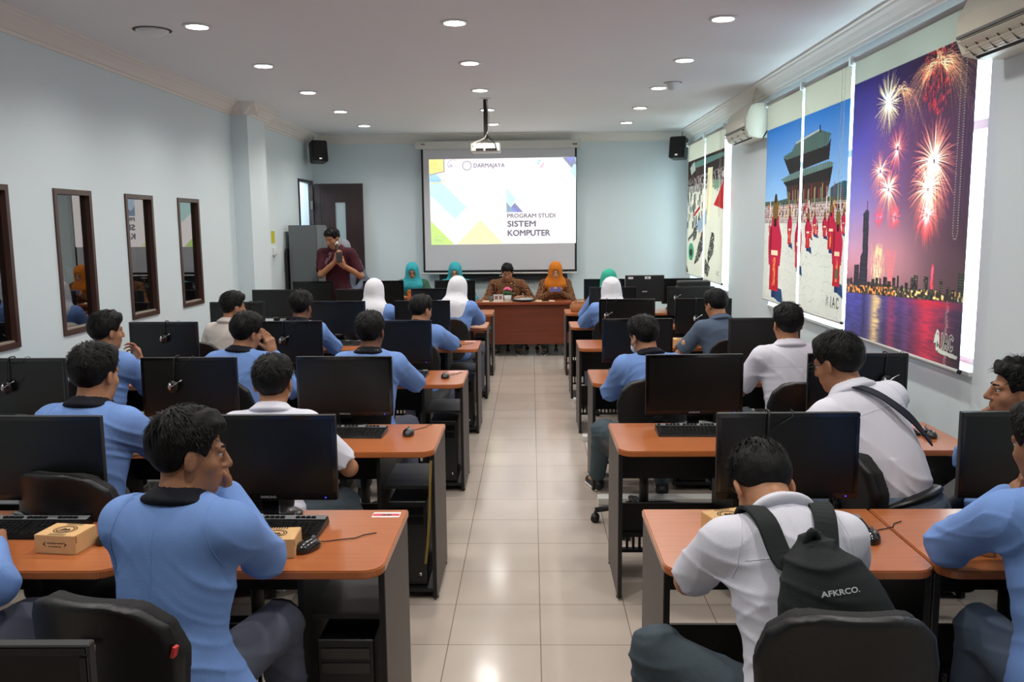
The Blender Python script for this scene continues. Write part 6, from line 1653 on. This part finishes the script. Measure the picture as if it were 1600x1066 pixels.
ring(330, 228, 37, 42, (160, 152, 184), 50, 230, .85); poly([(290, 240), (322, 240), (322, 246), (290, 246)], (190, 184, 206)); stext('S', 303, 246, 20, 22, (180, 170, 200), .03); stext('DARMAJAYA', 286, 302, 8, 95, (214, 206, 220), 0)
ring(435, 238, 29, 36, (160, 158, 176)); stext('#', 432, 248, 13, 14, (190, 190, 204), .0); stext('DARMAJAYA', 485, 252, 30, 233, (140, 132, 156), .02)
ring(993, 222, 13, 24, (170, 216, 244), 90, 230); ring(993, 228, 13, 22, (246, 170, 200), 290, 380); poly([(985, 244), (1008, 240), (1000, 262), (990, 262)], (240, 190, 206)); poly([(968, 263), (1020, 263), (1020, 267), (968, 267)], (226, 214, 218))
for k in range(22): poly([(880 + 12 * k, 288), (887 + 12 * k, 288), (887 + 12 * k, 296), (880 + 12 * k, 296)], (228, 226, 232)); dep[0] -= 1
dep[0] += 1
poly([(1155, 186), (1258, 183), (1258, 236), (1222, 262)], (150, 156, 184)); poly([(1186, 186), (1252, 184), (1218, 226)], (156, 156, 236)); poly([(1244, 184), (1258, 184), (1258, 236)], (160, 196, 200)); poly([(1208, 285), (1244, 232), (1258, 242), (1258, 346)], (204, 232, 250))
poly([(730, 405), (803, 487), (770, 545), (730, 510)], (206, 232, 250)); poly([(730, 510), (800, 585), (730, 586)], (150, 174, 196)); poly([(793, 515), (857, 586), (800, 586), (766, 548)], (146, 146, 190)); poly([(772, 560), (790, 556), (818, 586), (790, 586)], (150, 154, 236))
stext('PROGRAM STUDI', 735, 627, 30, 363, (112, 108, 124), .02); stext('SISTEM', 735, 693, 42, 213, (120, 116, 132), .03); stext('KOMPUTER', 737, 762, 43, 320, (120, 116, 132), .03)
o = painted_mesh('projected_slide', sl['v'], sl['f'], np.array(sl['c']), attr_emit_mat('projected_light'), t)
# whiteboard behind, only its dark lower rail showing
t = thing('whiteboard', 'whiteboard hidden behind the projection screen, dark lower rail showing', 'whiteboard', (0, 12.84, 0))
MB().box(-1.33, .50, -.03, 0, 1.12, 2.2).build('board', M_white, t)
MB().box(-1.36, .53, -.06, 0, .985, 1.12).build('lower_rail', mat('rail_dark', (44, 48, 54), .4), t)

# ceiling projector on its pole
t = thing('projector', 'white projector hanging from a black ceiling pole', 'projector', (-.47, 9.30, ZC))
MB().rbox(-.155, .155, -.12, .12, -.555, -.465, .02).build('body', mat('projector_white', (222, 222, 216), .4), t)
MB().box(-.10, -.02, -.122, -.12, -.545, -.52).box(.0, .12, -.122, -.12, -.545, -.52).build('socket_panel', M_blackm, t)
MB().tube([(-.08, .12, -.51), (-.08, .15, -.51)], .03, 16).build('lens', M_bezel, t)
MB().box(-.022, .022, -.015, .015, -.42, 0).build('pole', M_blackm, t)
MB().box(-.06, .06, -.05, .05, -.01, 0).build('ceiling_plate', M_white, t)
m = MB()
for sx_, sy_ in ((-.10, -.08), (.10, -.08), (.08, .08), (-.08, .08)): m.tube([(0, 0, -.41), (sx_ * .4, sy_ * .5, -.44), (sx_, sy_, -.465)], .006, 6)
m.build('bracket', mat('bracket_grey', (120, 120, 116), .4), t)
m = MB().tube([(.012, -.02, -.02), (.035, -.03, -.2), (.03, -.035, -.33), (-.01, -.05, -.41), (-.07, -.06, -.44), (-.12, -.10, -.46), (-.13, -.13, -.50)], .007, 8); m.build('white_cable', mat('cable_cream', (210, 205, 190), .5), t)
MB().tube([(-.008, -.02, -.01), (-.005, -.03, -.2), (.0, -.04, -.36), (.06, -.08, -.43), (.10, -.135, -.47), (.11, -.14, -.52)], .005, 6).build('black_cable', M_blackm, t)

# desk flags on a cabinet behind the internal window
t = thing('low_cabinet', 'dark low cabinet in the office behind the internal windows', 'cabinet', (-3.75, 6.55, 0))
MB().box(-.2, .2, -.55, .55, 0, 1.25).build('body', mat('office_cabinet', (38, 32, 30), .5), t)
t = thing('desk_flags', 'small red and white desk flags on a stand behind the internal window', 'flags', (-3.66, 6.72, 1.251))
MB().lathe([(.04, 0), (.03, .015), (.006, .02), (.006, .03)]).tube([(0, 0, .02), (0, 0, .30)], .004, 6).ell((0, 0, .31), (.008, .008, .012), 8, 6).build('stand', M_chrome, t)
def flag(dx_, dy_, c1, c2, nm):
    v = []; f = []; cl_ = []
    for i in range(7):
        for j in range(5):
            a = i / 6; b_ = j / 4; v.append((dx_ * a * .10 + .006 * math.sin(b_ * 7), dy_ * (a * .10), .27 - .13 * b_ - .05 * a)); cl_.append(L3(c1 if b_ < .55 else c2))
    for i in range(6):
        for j in range(4): o_ = i * 5 + j; f.append((o_, o_ + 1, o_ + 6, o_ + 5))
    o_ = painted_mesh(nm, v, f, cl_, mat_attr, t); md = o_.modifiers.new('thick', 'SOLIDIFY'); md.thickness = .001
mat_attr = bpy.data.materials.new('painted_cloth'); mat_attr.use_nodes = True; at = mat_attr.node_tree.nodes.new('ShaderNodeAttribute'); at.attribute_name = 'paint'
mat_attr.node_tree.links.new(at.outputs['Color'], mat_attr.node_tree.nodes['Principled BSDF'].inputs['Base Color'])
flag(.6, -.8, (205, 40, 36), (225, 215, 210), 'red_white_flag'); flag(.5, .8, (225, 225, 225), (190, 170, 120), 'pale_flag')
L_ = bpy.data.lights.new('office_point_light', 'POINT'); L_.energy = 2.0; L_.shadow_soft_size = .05  # unseen point light over the flag cabinet, without a fixture
lo = bpy.data.objects.new('office_point_light', L_); COL.objects.link(lo); lo.location = (-3.9, 6.4, 2.2)
